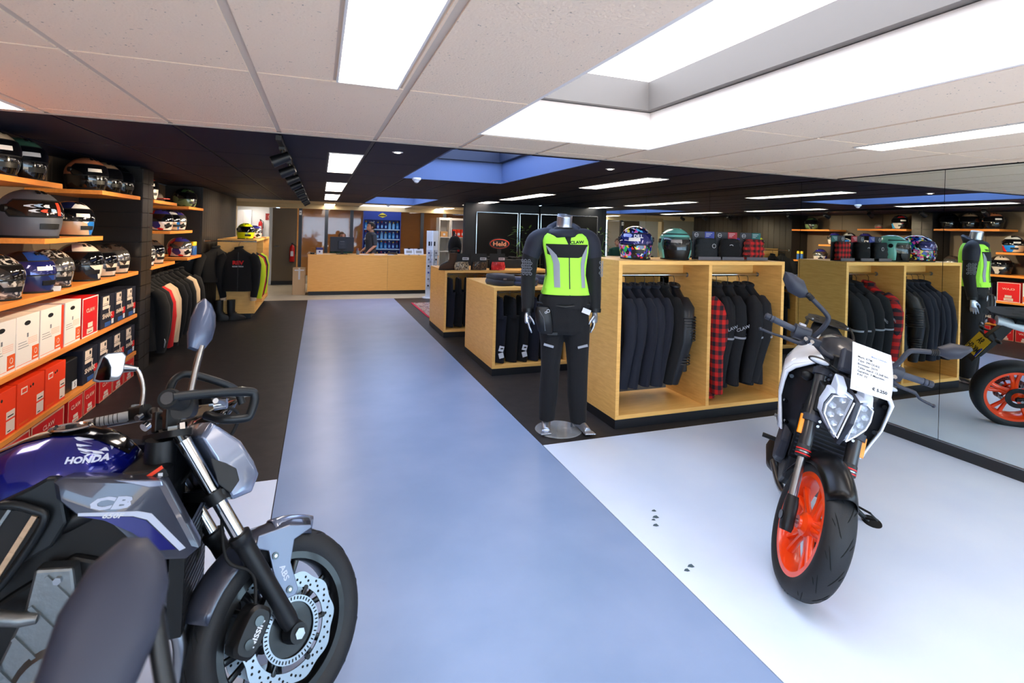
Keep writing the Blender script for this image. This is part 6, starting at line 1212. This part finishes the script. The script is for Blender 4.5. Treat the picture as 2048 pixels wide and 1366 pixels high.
# ================================================================ white and orange naked motorcycle on the right
def white_bike():
    KM = Matrix.Translation((2.085, 1.80, -.008)) @ Matrix.Rotation(-2.40, 4, 'Z') @ Matrix.Rotation(-.223, 4, 'X') @ Matrix.Scale(1.045, 4)
    t = thing('motorcycle', 'white and black naked motorcycle with orange wheels and price sheet, facing the viewer', 'motorcycle', M=KM)
    KP_ = Vector((-.33, 0, .9)); S = Matrix.Translation(KP_) @ Matrix.Rotation(.245, 4, Vector((-.42, 0, .907)).normalized()) @ Matrix.Translation(-KP_)
    ORW = mat('orange_wheel', (244, 70, 14), .28, coat=.5); WHP = mat('white_paint', (236, 240, 248), .2, coat=.8); HOUS = mat('dark_plastic', (38, 42, 54), .5); GRIPK = mat('grip_rubber', (58, 64, 78), .6)
    A = (0, 0, .288)
    wheel(t, A, .29, .217, .115, S, ORW, 5, .17, [(.07, .15, .11, BLACKM)], .013, .05, True)
    top = Vector((-.285, 0, .905)); FD = top-Vector(A)
    for s in (-1, 1):
        y = Vector((0, s*.098, 0)); f = lambda k: Vector(A)+FD*k+y+Vector((.0, 0, 0))
        G().tube([f(.10), f(.42)], .0185, 18).obj('fork_slider', STEEL, t, S, smooth=60); G().tube([f(.39), f(.395), f(.46), f(.47)], [.026, .031, .031, .0285], 20).obj('dust_seal', BLACKM, t, S, smooth=40)
        fo = G().tube([f(.44), f(.47), f(1.0)], [.0275, .0285, .0285], 20).obj('fork_tube', mat('fork_black', (30, 30, 34), .3, coat=.3), t, S, smooth=50)
        for q, m_ in ((.405, REDB), (.42, STEEL), (.435, REDB)): G().tube([f(q), f(q+.008)], .0315, 20).obj('fork_ring', m_, fo, S)
        G().tube([f(.985), f(1.02)], [.031, .029], 20).obj('fork_cap', BLACKM, t, S, smooth=40); G().tube([f(1.02), f(1.028)], .018, 8).obj('cap_nut', CHROME, t, S)
        G().loft([[Vector(p) for p in se_ring((0, 0, z), a, b, 18, 3)] for z, a, b in ((-.05, .024, .022), (-.03, .03, .026), (.06, .028, .026), (.10, .022, .022))]).obj('axle_foot', BLACKM, t, S @ rot_to((0.008, s*.098, .285), 0, 0, -.43), smooth=40)
        G().cyl((.0, s*.098, .288), (0, s*.128, .288), .02, n=16).obj('axle_nut', BLACKG, t, S, smooth=40)
        G().box(-.006, .006, -.012, .012, -.045, .045, rot_to(f(.60)+Vector((-.0, s*.034, 0)), 0, 0, -.43)).obj('reflector', mat('amber', (255, 140, 10), .2, coat=.6), t, S, bevel=.003)
        for q in (.655, .985):
            G().tube([f(q-.022), f(q+.022)], .039, 20).obj('clamp_ring', HOUS, t, S, smooth=40)
            for z_ in (-.012, .012):
                b = f(q)+Vector((.036, -s*.022, z_)); G().cyl(b-Vector((.004, 0, 0)), b+Vector((.007, 0, 0)), .0065, n=10).obj('pinch_bolt', CHROME, t, S)
    for q in (.655, .985):
        c = Vector(A)+FD*q; G().loft([se_ring((c.x-.02, 0, c.z+z), .035, .10, 20, 3) for z in (-.018, .018)]).obj('triple_clamp', HOUS, t, S, smooth=40)
    # front fender
    def fen(a0, a1, r, w0, w1, drop, n=14):
        rings = []
        for i in range(n+1):
            k = i/n; a = a0+(a1-a0)*k; w = w0+(w1-w0)*k
            rings.append([Vector((A[0]+(r-drop*abs(j/6)**2)*cos(a), w*j/6, A[2]+(r-drop*abs(j/6)**2)*sin(a))) for j in range(-6, 7)])
        return G().loft(rings, False)
    fo = fen(radians(52), radians(160), .330, .060, .090, .075)  .obj('front_fender', mat('fender_black', (9, 9, 11), .3, spec=.4), t, S, smooth=50, solid=.005)
    for s in ():  G().prism([(.06, .575), (-.02, .605), (-.16, .56), (-.15, .50), (-.05, .53), (.03, .55)], s*.070, s*.084).obj('fender_side', BLACKG, fo, S, bevel=.005)
    # headlight: silver shell, black spine, two faceted lamps
    HS = mat('headlight_shell', (206, 216, 236), .2, coat=.6); LG = mat('headlight_glass', (226, 234, 246), .03, alpha=.16, coat=1.); LR = mat('headlight_reflector', (214, 220, 228), .18, metal=.8)
    ho = None
    for s in (-1, 1):
        OL = [(.012, .872), (.045, .882), (.09, .858), (.102, .80), (.096, .755), (.06, .712), (.016, .672)]
        def ring(x, k, dz=0): return [Vector((x-.35*(z-.77)*0-(.5*abs(y)), s*(.05+(y-.05)*k), .775+(z-.775)*k+dz)) for y, z in OL]
        h_ = G().loft([ring(-.17, 1.02), ring(-.115, 1.05), ring(-.088, 1.0), ring(-.082, .93), ring(-.10, .86)]).obj('headlight_shell', HS, t, S, smooth=30)
        G().loft([ring(-.0995, .85), ring(-.097, .85)]).obj('lamp_bowl', mat('lamp_bowl', (92, 98, 110), .25, metal=.7), h_, S)
        for k, (yy, zz_) in enumerate(((.045, .845), (.068, .805), (.062, .765), (.042, .735), (.035, .79), (.03, .70))):
            G().loft([[Vector((x-.5*yy, s*(yy+r*cos(a)), zz_+r*sin(a)*.9)) for a in [2*pi*i/6+.3 for i in range(6)]] for x, r in ((-.096, .019), (-.080, .016), (-.090, .006))]).obj('lamp_cell', LR, h_, S)
        G().tube([Vector((-.062-.5*y_, s*(y_*.86+.004), .775+(z_-.775)*.88)) for y_, z_ in OL[1:]+OL[:1]], .0035, 6).obj('light_guide', WHITEG, h_, S)
        G().loft([ring(-.076, .90), ring(-.074, .90)]).obj('lens', LG, h_, S)
    G().prism([(-.20, .89), (-.07, .87), (-.045, .775), (-.085, .655), (-.14, .66)], -.0095, .0095).obj('headlight_spine', HOUS, t, S, bevel=.003)
    for s in (-1, 1): G().prism([(-.21, .93), (-.13, .90), (-.10, .86), (-.20, .84)], s*.035, s*.075).obj('mask_side', HS, t, S, bevel=.006); G().prism([(-.30, .88), (-.19, .86), (-.17, .74), (-.23, .66), (-.30, .68)], s*.06, s*.11).obj('mask_bracket', BLACKM, t, S, bevel=.008)
    # instrument, bar, grips
    io = G().box(-.02, .02, -.075, .075, -.05, .06, rot_to((-.22, 0, .995), 0, 0, -.5)).obj('instrument_pod', HOUS, t, S, bevel=.012); G().box(-.024, -.0205, -.065, .065, -.04, .05, rot_to((-.22, 0, .995), 0, 0, -.5)).obj('display', mat('tft_dark', (20, 30, 44), .1), io, S)
    bo_ = G().tube(smooth_path([(-.385, -.25, 1.03), (-.375, -.17, 1.015), (-.345, -.09, .975), (-.34, 0, .97), (-.345, .09, .975), (-.375, .17, 1.01), (-.385, .25, 1.005)], 6), .013, 12).obj('handlebar', HOUS, t, S, smooth=60)
    for s in (-1, 1):
        G().box(-.025, .025, -.02, .02, -.06, .02, rot_to((-.335, s*.04, .97), 0)).obj('bar_clamp', BLACKM, bo_, S, bevel=.005)
        e0, e1 = Vector((-.395, s*.395, 1.046 if s < 0 else 1.010)), Vector((-.386, s*.25, 1.031 if s < 0 else 1.005)); d = (e1-e0).normalized()
        go = G().tube([e0+d*.028, e0+d*.034, e1], [.0165, .0158, .0165], 18).obj('grip', GRIPK, t, S, smooth=60); G().tube([e0, e0+d*.004, e0+d*.024, e0+d*.027], [.012, .0165, .0165, .012], 18).obj('bar_end', HOUS, go, S, smooth=40); G().tube([e0+d*.04, e0+d*.046], .0185, 18).obj('grip_flange', HOUS, go, S, smooth=40)
        b = G().loft([[Vector(p) for p in se_ring((0, 0, z), .030, .036, 18, 3)] for z in (-.036, -.03, .03, .036)]).obj('switch_box', HOUS, t, S @ Matrix.Translation(e1+d*.035) @ Matrix.Rotation(pi/2, 4, 'X'), smooth=40)
        G().box(-.012, .012, -.014, .014, 0, .01, rot_to(e1+d*.03+Vector((-.01, 0, .034)), 0)).obj('switch', mat('switch_grey', (170, 170, 178), .5), b, S)
        le = smooth_path([e1+d*.06+Vector((.03, 0, -.03)), e1+d*.02+Vector((.065, 0, -.045)), e1-d*.05+Vector((.075, 0, -.05)), e0+d*.05+Vector((.05, 0, -.062 if s < 0 else -.075)), e0-d*.01+Vector((.055, 0, -.066 if s < 0 else -.085))], 5)
        lo_ = G().tube(le, [.012]*5+[.009]*6+[.0065]*(len(le)-11), 8).obj('lever', HOUS, t, S, smooth=60); G().ell(le[-1], (.009, .009, .009), 10, 8).obj('lever_ball', HOUS, lo_, S, smooth=60)
        for q in (.075, .045): c = e1+d*q+Vector((.045, 0, -.022)); G().cyl(c, c+Vector((.016, 0, .012)), .010, n=14).obj('perch_bolt', CHROME, lo_, S, smooth=40)
        G().box(-.03, .03, -.035, .035, -.018, .018, rot_to(e1+d*.085+Vector((.02, 0, -.01)), 0)).obj('master_cylinder', HOUS, t, S, bevel=.006)
        # turn signals
        wi = G().tube([(-.25, s*.06, .93), (-.24, s*.10, .945)], .012, 10).obj('winker_stem', BLACKM, t, S, smooth=60); G().ell((-.235, s*.145, .952), (.022, .05, .017)).obj('winker', BLACKM, wi, S, smooth=60); G().ell((-.222, s*.147, .952), (.014, .043, .012)).obj('winker_lens', mat('winker_lens', (190, 196, 206), .1, alpha=.8, coat=1.), wi, S, smooth=60)
    # mirrors
    def kmirror(path, ol, th=.03):
        mo = G().tube(smooth_path(path, 5), .0115, 12).obj('mirror_stem', HOUS, t, S, smooth=60)
        for k in range(4):
            a = Vector(path[-1]); b = Vector(path[-2]); d = (b-a).normalized(); G().tube([a+d*(.004+.008*k), a+d*(.009+.008*k)], .0145, 12).obj('stem_ring', BLACKR, mo, S, smooth=40)
        c = sum((Vector((0, y, z)) for y, z in ol), Vector())/len(ol)
        def ring(x, k): return [Vector((x, c.y+(y-c.y)*k, c.z+(z-c.z)*k)) for y, z in ol]
        h_ = G().loft([ring(-.365, .97), ring(-.36, 1.0), ring(-.345, .97), ring(-.328, .62), ring(-.322, .2)]).obj('mirror_head', HOUS, mo, S, smooth=35)
        G().loft([ring(-.3665, .9), ring(-.3655, .9)]).obj('mirror_glass', SMALLMIR, h_, S)
    kmirror([(-.36, -.165, 1.035), (-.345, -.15, 1.085), (-.34, -.143, 1.135), (-.34, -.165, 1.165), (-.34, -.272, 1.222)], [(-.399, 1.290), (-.394, 1.25), (-.352, 1.20), (-.292, 1.19), (-.262, 1.205), (-.266, 1.23), (-.305, 1.278), (-.366, 1.294)])
    kmirror([(-.36, .185, 1.01), (-.345, .205, 1.06), (-.34, .218, 1.115), (-.34, .24, 1.138), (-.34, .335, 1.168)], [(.328, 1.188), (.369, 1.227), (.447, 1.242), (.456, 1.23), (.427, 1.175), (.382, 1.152), (.334, 1.155)])
    # price sheet tied over the instrument
    pa, pb, pc, pd = Vector((-.165, -.078, 1.100)), Vector((-.165, .082, 1.100)), Vector((-.06, .105, .925)), Vector((-.06, -.055, .915))
    def PS(u, v, e=.0): p = (pa*(1-u)+pb*u)*(1-v)+(pd*(1-u)+pc*u)*v; return p+Vector((e+.02*sin(pi*v)*(.3+.7*u), 0, 0))
    so = G().loft([[PS(i/10, j/10) for i in range(11)] for j in range(11)], False).obj('price_sheet', WHITEP, t, S, solid=.0008)
    def PT(b, u, v, size, m_=INK, bold=.0):
        o = text(b, size, m_, so, (0, 0, 0), (1, 0, 0), (0, 1, 0), bold); w = .16; hgt = .2
        vs, fs = text_mesh(b, bold); mn = min(x for x, y, z in vs)
        for i, v_ in enumerate(o.data.vertices): x, y, _ = vs[i]; v_.co = PS(u+(x-mn)*size/w, v-y*size/hgt, .0015)
        o.data.transform(S); return o
    for k, ln in enumerate(('Merk: KTM', 'Type: 390 DUKE', 'Bouwjaar: 2019', 'Teller stand: 13.268 km', 'Garantie: 3 Maanden', 'KW: 32')): PT(ln, .14, .27+.075*k, .0125, INK, .012)
    PT('€ 5.250', .52, .85, .0185, INK, .03); PT('Motor Centrum', .48, .18, .0095, mat('logo_blue', (70, 110, 170), .6), .01); PT('datum: .......', .12, .92, .007, INKG)
    # ---------------- fixed body
    def tkr(x, z, w, p=2.5): return [Vector((x, w*(1 if cos(a) > 0 else -1)*abs(cos(a))**(2/p), .80+(z-.80)*abs(sin(a))**(2/p))) for a in [pi*i/22 for i in range(23)]]
    G().loft([tkr(x, z, w) for x, z, w in ((-.38, .95, .07), (-.44, 1.01, .11), (-.52, 1.045, .14), (-.62, 1.055, .15), (-.72, 1.02, .14), (-.82, .94, .11), (-.9, .88, .09))]).obj('fuel_tank', mat('tank_black', (26, 30, 40), .35, coat=.4), t, smooth=50)
    for s in (-1, 1):
        Fr = [(-.27, .085, .965), (-.315, .195, .885), (-.33, .222, .845), (-.34, .222, .79), (-.35, .218, .71), (-.355, .195, .63), (-.36, .172, .545)]
        Re = [(-.62, .10, 1.03), (-.70, .155, .96), (-.74, .175, .90), (-.72, .175, .83), (-.64, .17, .75), (-.54, .16, .66), (-.42, .15, .56)]
        rows = []
        for k in range(6):
            q = k/5; rows.append([Vector(a)*(1-q)+Vector(b)*q+Vector((0, .028*sin(pi*q), 0)) for a, b in zip(Fr, Re)])
        rows = [[Vector((p.x, s*p.y, p.z)) for p in r] for r in rows]
        so = G().loft(rows, False).obj('shroud', WHP, t, smooth=40, solid=.008)
        G().tube([Vector((p[0]+.003, s*p[1], p[2])) for p in Fr], [.004, .012, .011, .007, .006, .006, .005], 8).obj('shroud_edge', WHP, so, smooth=60)
        inn = [(-.30, .07, .90), (-.31, .10, .85), (-.315, .10, .80), (-.32, .10, .76), (-.32, .10, .70), (-.33, .10, .62), (-.34, .11, .55)]
        rows = [[Vector((a[0]-.012, s*(a[1]-.008), a[2])) for a in Fr], [Vector((a[0], s*a[1], a[2])) for a in inn], [Vector((a[0]-.1, s*a[1], a[2])) for a in inn]]
        io = G().loft(rows, False).obj('inner_panel', mat('panel_black', (16, 17, 22), .42), t, smooth=30, solid=.006)
        for (y, z) in ((.20, .83), (.192, .70), (.165, .60)): G().cyl((-.335, s*y, z), (-.315, s*(y-.004), z), .010, n=12).obj('panel_bolt', BLACKG, io, smooth=40)
        G().ell((-.30, s*.135, .86), (.012, .028, .024), 16, 10).obj('panel_grommet', BLACKM, io, smooth=50)
        G().prism([(-.42, .56), (-.36, .58), (-.33, .50), (-.36, .40), (-.48, .34), (-.6, .38), (-.58, .50)], s*.12, s*.165).obj('belly_panel', HOUS, t, bevel=.012)
        G().tube([(-.78, s*.14, .34), (-.78, s*.22, .34)], .013, 10).obj('foot_peg', BLACKM, t, smooth=50); G().prism([(-.86, .5), (-.76, .46), (-.74, .30), (-.80, .28)], s*.13, s*.145).obj('peg_plate', BLACKM, t, bevel=.004)
        G().tube(smooth_path([(-.34, s*.03, .84), (-.45, s*.14, .74), (-.7, s*.16, .66), (-.85, s*.12, .5)], 5), .016, 10).obj('frame_tube', ORW if False else BLACKM, t, smooth=60)
        G().tube([(-.85, s*.11, .40), (-1.15, s*.115, .34), (-1.45, s*.115, .288)], [.034, .03, .025], 10, flat=.6).obj('swingarm', BLACKM, t, smooth=50)
    ra = G().box(-.30, -.26, -.12, .12, .46, .72).obj('radiator', BLACKM, t)
    for k in range(12): G().box(-.2595, -.258, -.11, .11, .475+.02*k, .482+.02*k).obj('radiator_fin', HOUS, ra)
    G().prism([(-.42, .62), (-.36, .5), (-.38, .30), (-.50, .22), (-.72, .24), (-.80, .42), (-.70, .60)], -.11, .11).obj('engine_block', mat('engine_grey', (34, 35, 38), .45), t, bevel=.014)
    for s in (-1, 1): G().lathe([(0, .155), (.06, .155), (.075, .14), (.08, .11)], 26, 'y', (-.62, 0, .36)).fn(lambda p: Vector((p.x, s*p.y, p.z))).obj('engine_cover', HOUS, t, smooth=35)
    G().tube(smooth_path([(-.38, -.02, .52), (-.30, -.03, .42), (-.34, -.06, .25), (-.5, -.09, .2), (-.75, -.13, .22)], 5), .02, 10).obj('exhaust_header', STEEL, t, smooth=60); G().tube([(-.70, -.10, .20), (-.78, -.12, .20), (-.98, -.13, .22), (-1.04, -.13, .24)], [.03, .045, .045, .03], 16).obj('silencer', BLACKM, t, smooth=50)
    G().loft([[Vector((x, w*cos(a), z+.045*sin(a))) for a in [2*pi*i/18 for i in range(18)]] for x, z, w in ((-.80, .86, .08), (-.9, .84, .12), (-1.05, .84, .13), (-1.2, .88, .11), (-1.28, .94, .10), (-1.5, .96, .08))]).obj('seat', BLACKF, t, smooth=60); G().loft([[Vector((x, w*cos(a), z+.04*sin(a))) for a in [2*pi*i/14 for i in range(14)]] for x, z, w in ((-.9, .78, .10), (-1.25, .84, .10), (-1.6, .93, .035))]).obj('tail_fairing', WHP, t, smooth=60)
    # luggage rack
    ko = G().prism([(-1.28, -.10), (-1.34, -.13), (-1.60, -.11), (-1.66, -.06), (-1.66, .06), (-1.60, .11), (-1.34, .13), (-1.28, .10)], 1.005, 1.013, 'xy').obj('luggage_rack', BLACKM, t, bevel=.003)
    for (x, y) in ((-1.36, .07), (-1.36, -.07), (-1.5, .06), (-1.5, -.06), (-1.43, 0)): G().box(x-.03, x+.03, y-.012, y+.012, 1.0045, 1.0136).obj('rack_slot', INK, ko)
    for s in (-1, 1): G().tube(smooth_path([(-1.15, s*.12, .86), (-1.22, s*.135, .96), (-1.30, s*.125, 1.0), (-1.45, s*.125, 1.0), (-1.6, s*.08, 1.0)], 5), .009, 10).obj('rack_tube', BLACKM, ko, smooth=60); G().cyl((-1.33, s*.10, 1.012), (-1.33, s*.10, 1.022), .008, n=8).obj('rack_bolt', STEEL, ko)
    # rear wheel, guard and plate
    wheel(t, (-1.42, 0, .288), .292, .217, .155, Matrix(), ORW, 5, .17, [(-.085, .115, .08, ORW)], .013, .05); G().lathe([(.05, .08), (.088, .08), (.088, .086), (.05, .086)], 36, 'y', (-1.42, 0, .288)).obj('rear_sprocket', BLACKM, t, smooth=30)
    G().tube([(-1.42+.088, .083, .288+.03), (-.8, .083, .42)], .007, 6).tube([(-1.42+.06, .083, .288-.075), (-.8, .083, .36)], .007, 6).obj('chain', BLACKM, t)
    pm = rot_to((-1.70, 0, .70), 0, 0, .55)
    po = G().prism([(-1.55, .92), (-1.48, .90), (-1.56, .76), (-1.68, .60), (-1.715, .62), (-1.66, .78)], -.03, .03).obj('plate_holder', BLACKM, t, bevel=.004)
    G().box(-.002, .004, -.12, .12, -.13, .10, pm).obj('plate_backing', BLACKM, po); npl = G().box(-.006, -.002, -.11, .11, -.085, .085, pm).obj('number_plate', mat('plate_yellow', (236, 190, 40), .4), po)
    G().box(-.0068, -.006, .085, .11, -.085, .0, pm).obj('plate_blue_strip', mat('plate_blue', (30, 60, 190), .5), po)
    for b_, dy, dz in (('9A', 0, .038), ('MK·SH', -.008, -.042)): o = text(b_, .072, INK, po, (-.0072, dy, dz), (0, -1, 0), (0, 0, 1), .03, .95); o.data.transform(pm)
    for s in (-1, 1): G().tube([(-1.62, s*.03, .82), (-1.63, s*.12, .80)], .009, 8).obj('rear_winker_stem', BLACKM, t); G().ell((-1.63, s*.15, .80), (.018, .045, .016)).obj('rear_winker', BLACKM, t, smooth=60)
    G().ell((-1.63, 0, .92), (.02, .05, .02)).obj('tail_light', REDB, t, smooth=60)
    # side stand
    o = G().tube([(-.76, .13, .30), (-.78, .25, .17), (-.80, .375, .092)], .014, 10).obj('side_stand', BLACKM, t, smooth=50); G().loft([se_ring((0, 0, z), .065, .045, 18) for z in (0, .009)]).obj('stand_foot', BLACKM, o, rot_to((-.80, .395, .0905), .2, .223)); G().tube([(-.78, .27, .16), (-.73, .36, .165), (-.74, .40, .14), (-.79, .36, .105)], .006, 6).obj('stand_tang', BLACKM, o)
    return t
KB_ = white_bike()
# ================================================================ third motorcycle: only one mirror rises into the lower left of the view
KIDS = {}
for o in COL.objects:
    KIDS.setdefault(o, [])
    if o.parent: KIDS.setdefault(o.parent, []).append(o)
o3 = copy_tree(HB_)
o3['label'] = 'dark motorcycle closest to the camera, only its blurred mirror in view at lower left'
_rm = [o for o in COL.objects if o.parent is o3 and o.name.split('.')[0] in ('hand_guard', 'screen_bar', 'brake_lever', 'brake_reservoir')]
_rm = [c for c in COL.objects if c.parent in _rm]+_rm
for o in _rm: bpy.data.objects.remove(o)
_B = Matrix.Rotation(radians(64), 4, 'Z') @ Matrix.Rotation(-.05, 4, 'X') @ Matrix.Scale(.965, 4)
_d = Vector((-.165, .61, 0))-(_B @ (HS_ @ Vector((-.345, -.28, 1.28)))); _d.z = -.006
o3.matrix_world = Matrix.Translation(_d) @ _B
# its own rounder mirror head, back of the housing towards the aisle
_st = [x for x in COL.objects if x.parent is o3 and x.name.startswith('mirror_stem')]
_st = sorted(_st, key=lambda x: sum(v.co.y for v in x.data.vertices)/len(x.data.vertices))[0]
_rm = [x for x in COL.objects if x.parent is _st]
_rm = [x for x in COL.objects if x.parent in _rm]+_rm
for o in _rm: bpy.data.objects.remove(o)
_st.material_slots[0].link = 'OBJECT'; _st.material_slots[0].material = BLACKM
_Mi = (Matrix.Translation(_d) @ _B).inverted()
_c = Vector((-.178, .582, 1.209)); _n = Vector((.25, -.80, .55)).normalized(); _x = Vector((0, 0, 1)).cross(_n).normalized(); _y = _n.cross(_x)
_ol = [(.012, .075), (.030, .070), (.043, .050), (.046, .028), (.040, -.005), (.024, -.035), (.006, -.066), (-.022, -.092), (-.055, -.105), (-.066, -.085), (-.056, -.045), (-.042, -.005), (-.032, .03), (-.012, .060)]
def _ring(k, h): return [_Mi @ (_c+_x*(u*k*1.12)+_y*(v*k*1.12)+_n*h) for u, v in _ol]
_h = G().loft([_ring(.94, -.022), _ring(1.0, -.016), _ring(.97, 0), _ring(.82, .012), _ring(.5, .019), _ring(.15, .021)]).obj('mirror_head', mat('mirror_back_grey', (44, 48, 64), .55), _st, smooth=60)
G().loft([_ring(.88, -.0235), _ring(.88, -.022)]).obj('mirror_glass', SMALLMIR, _h)
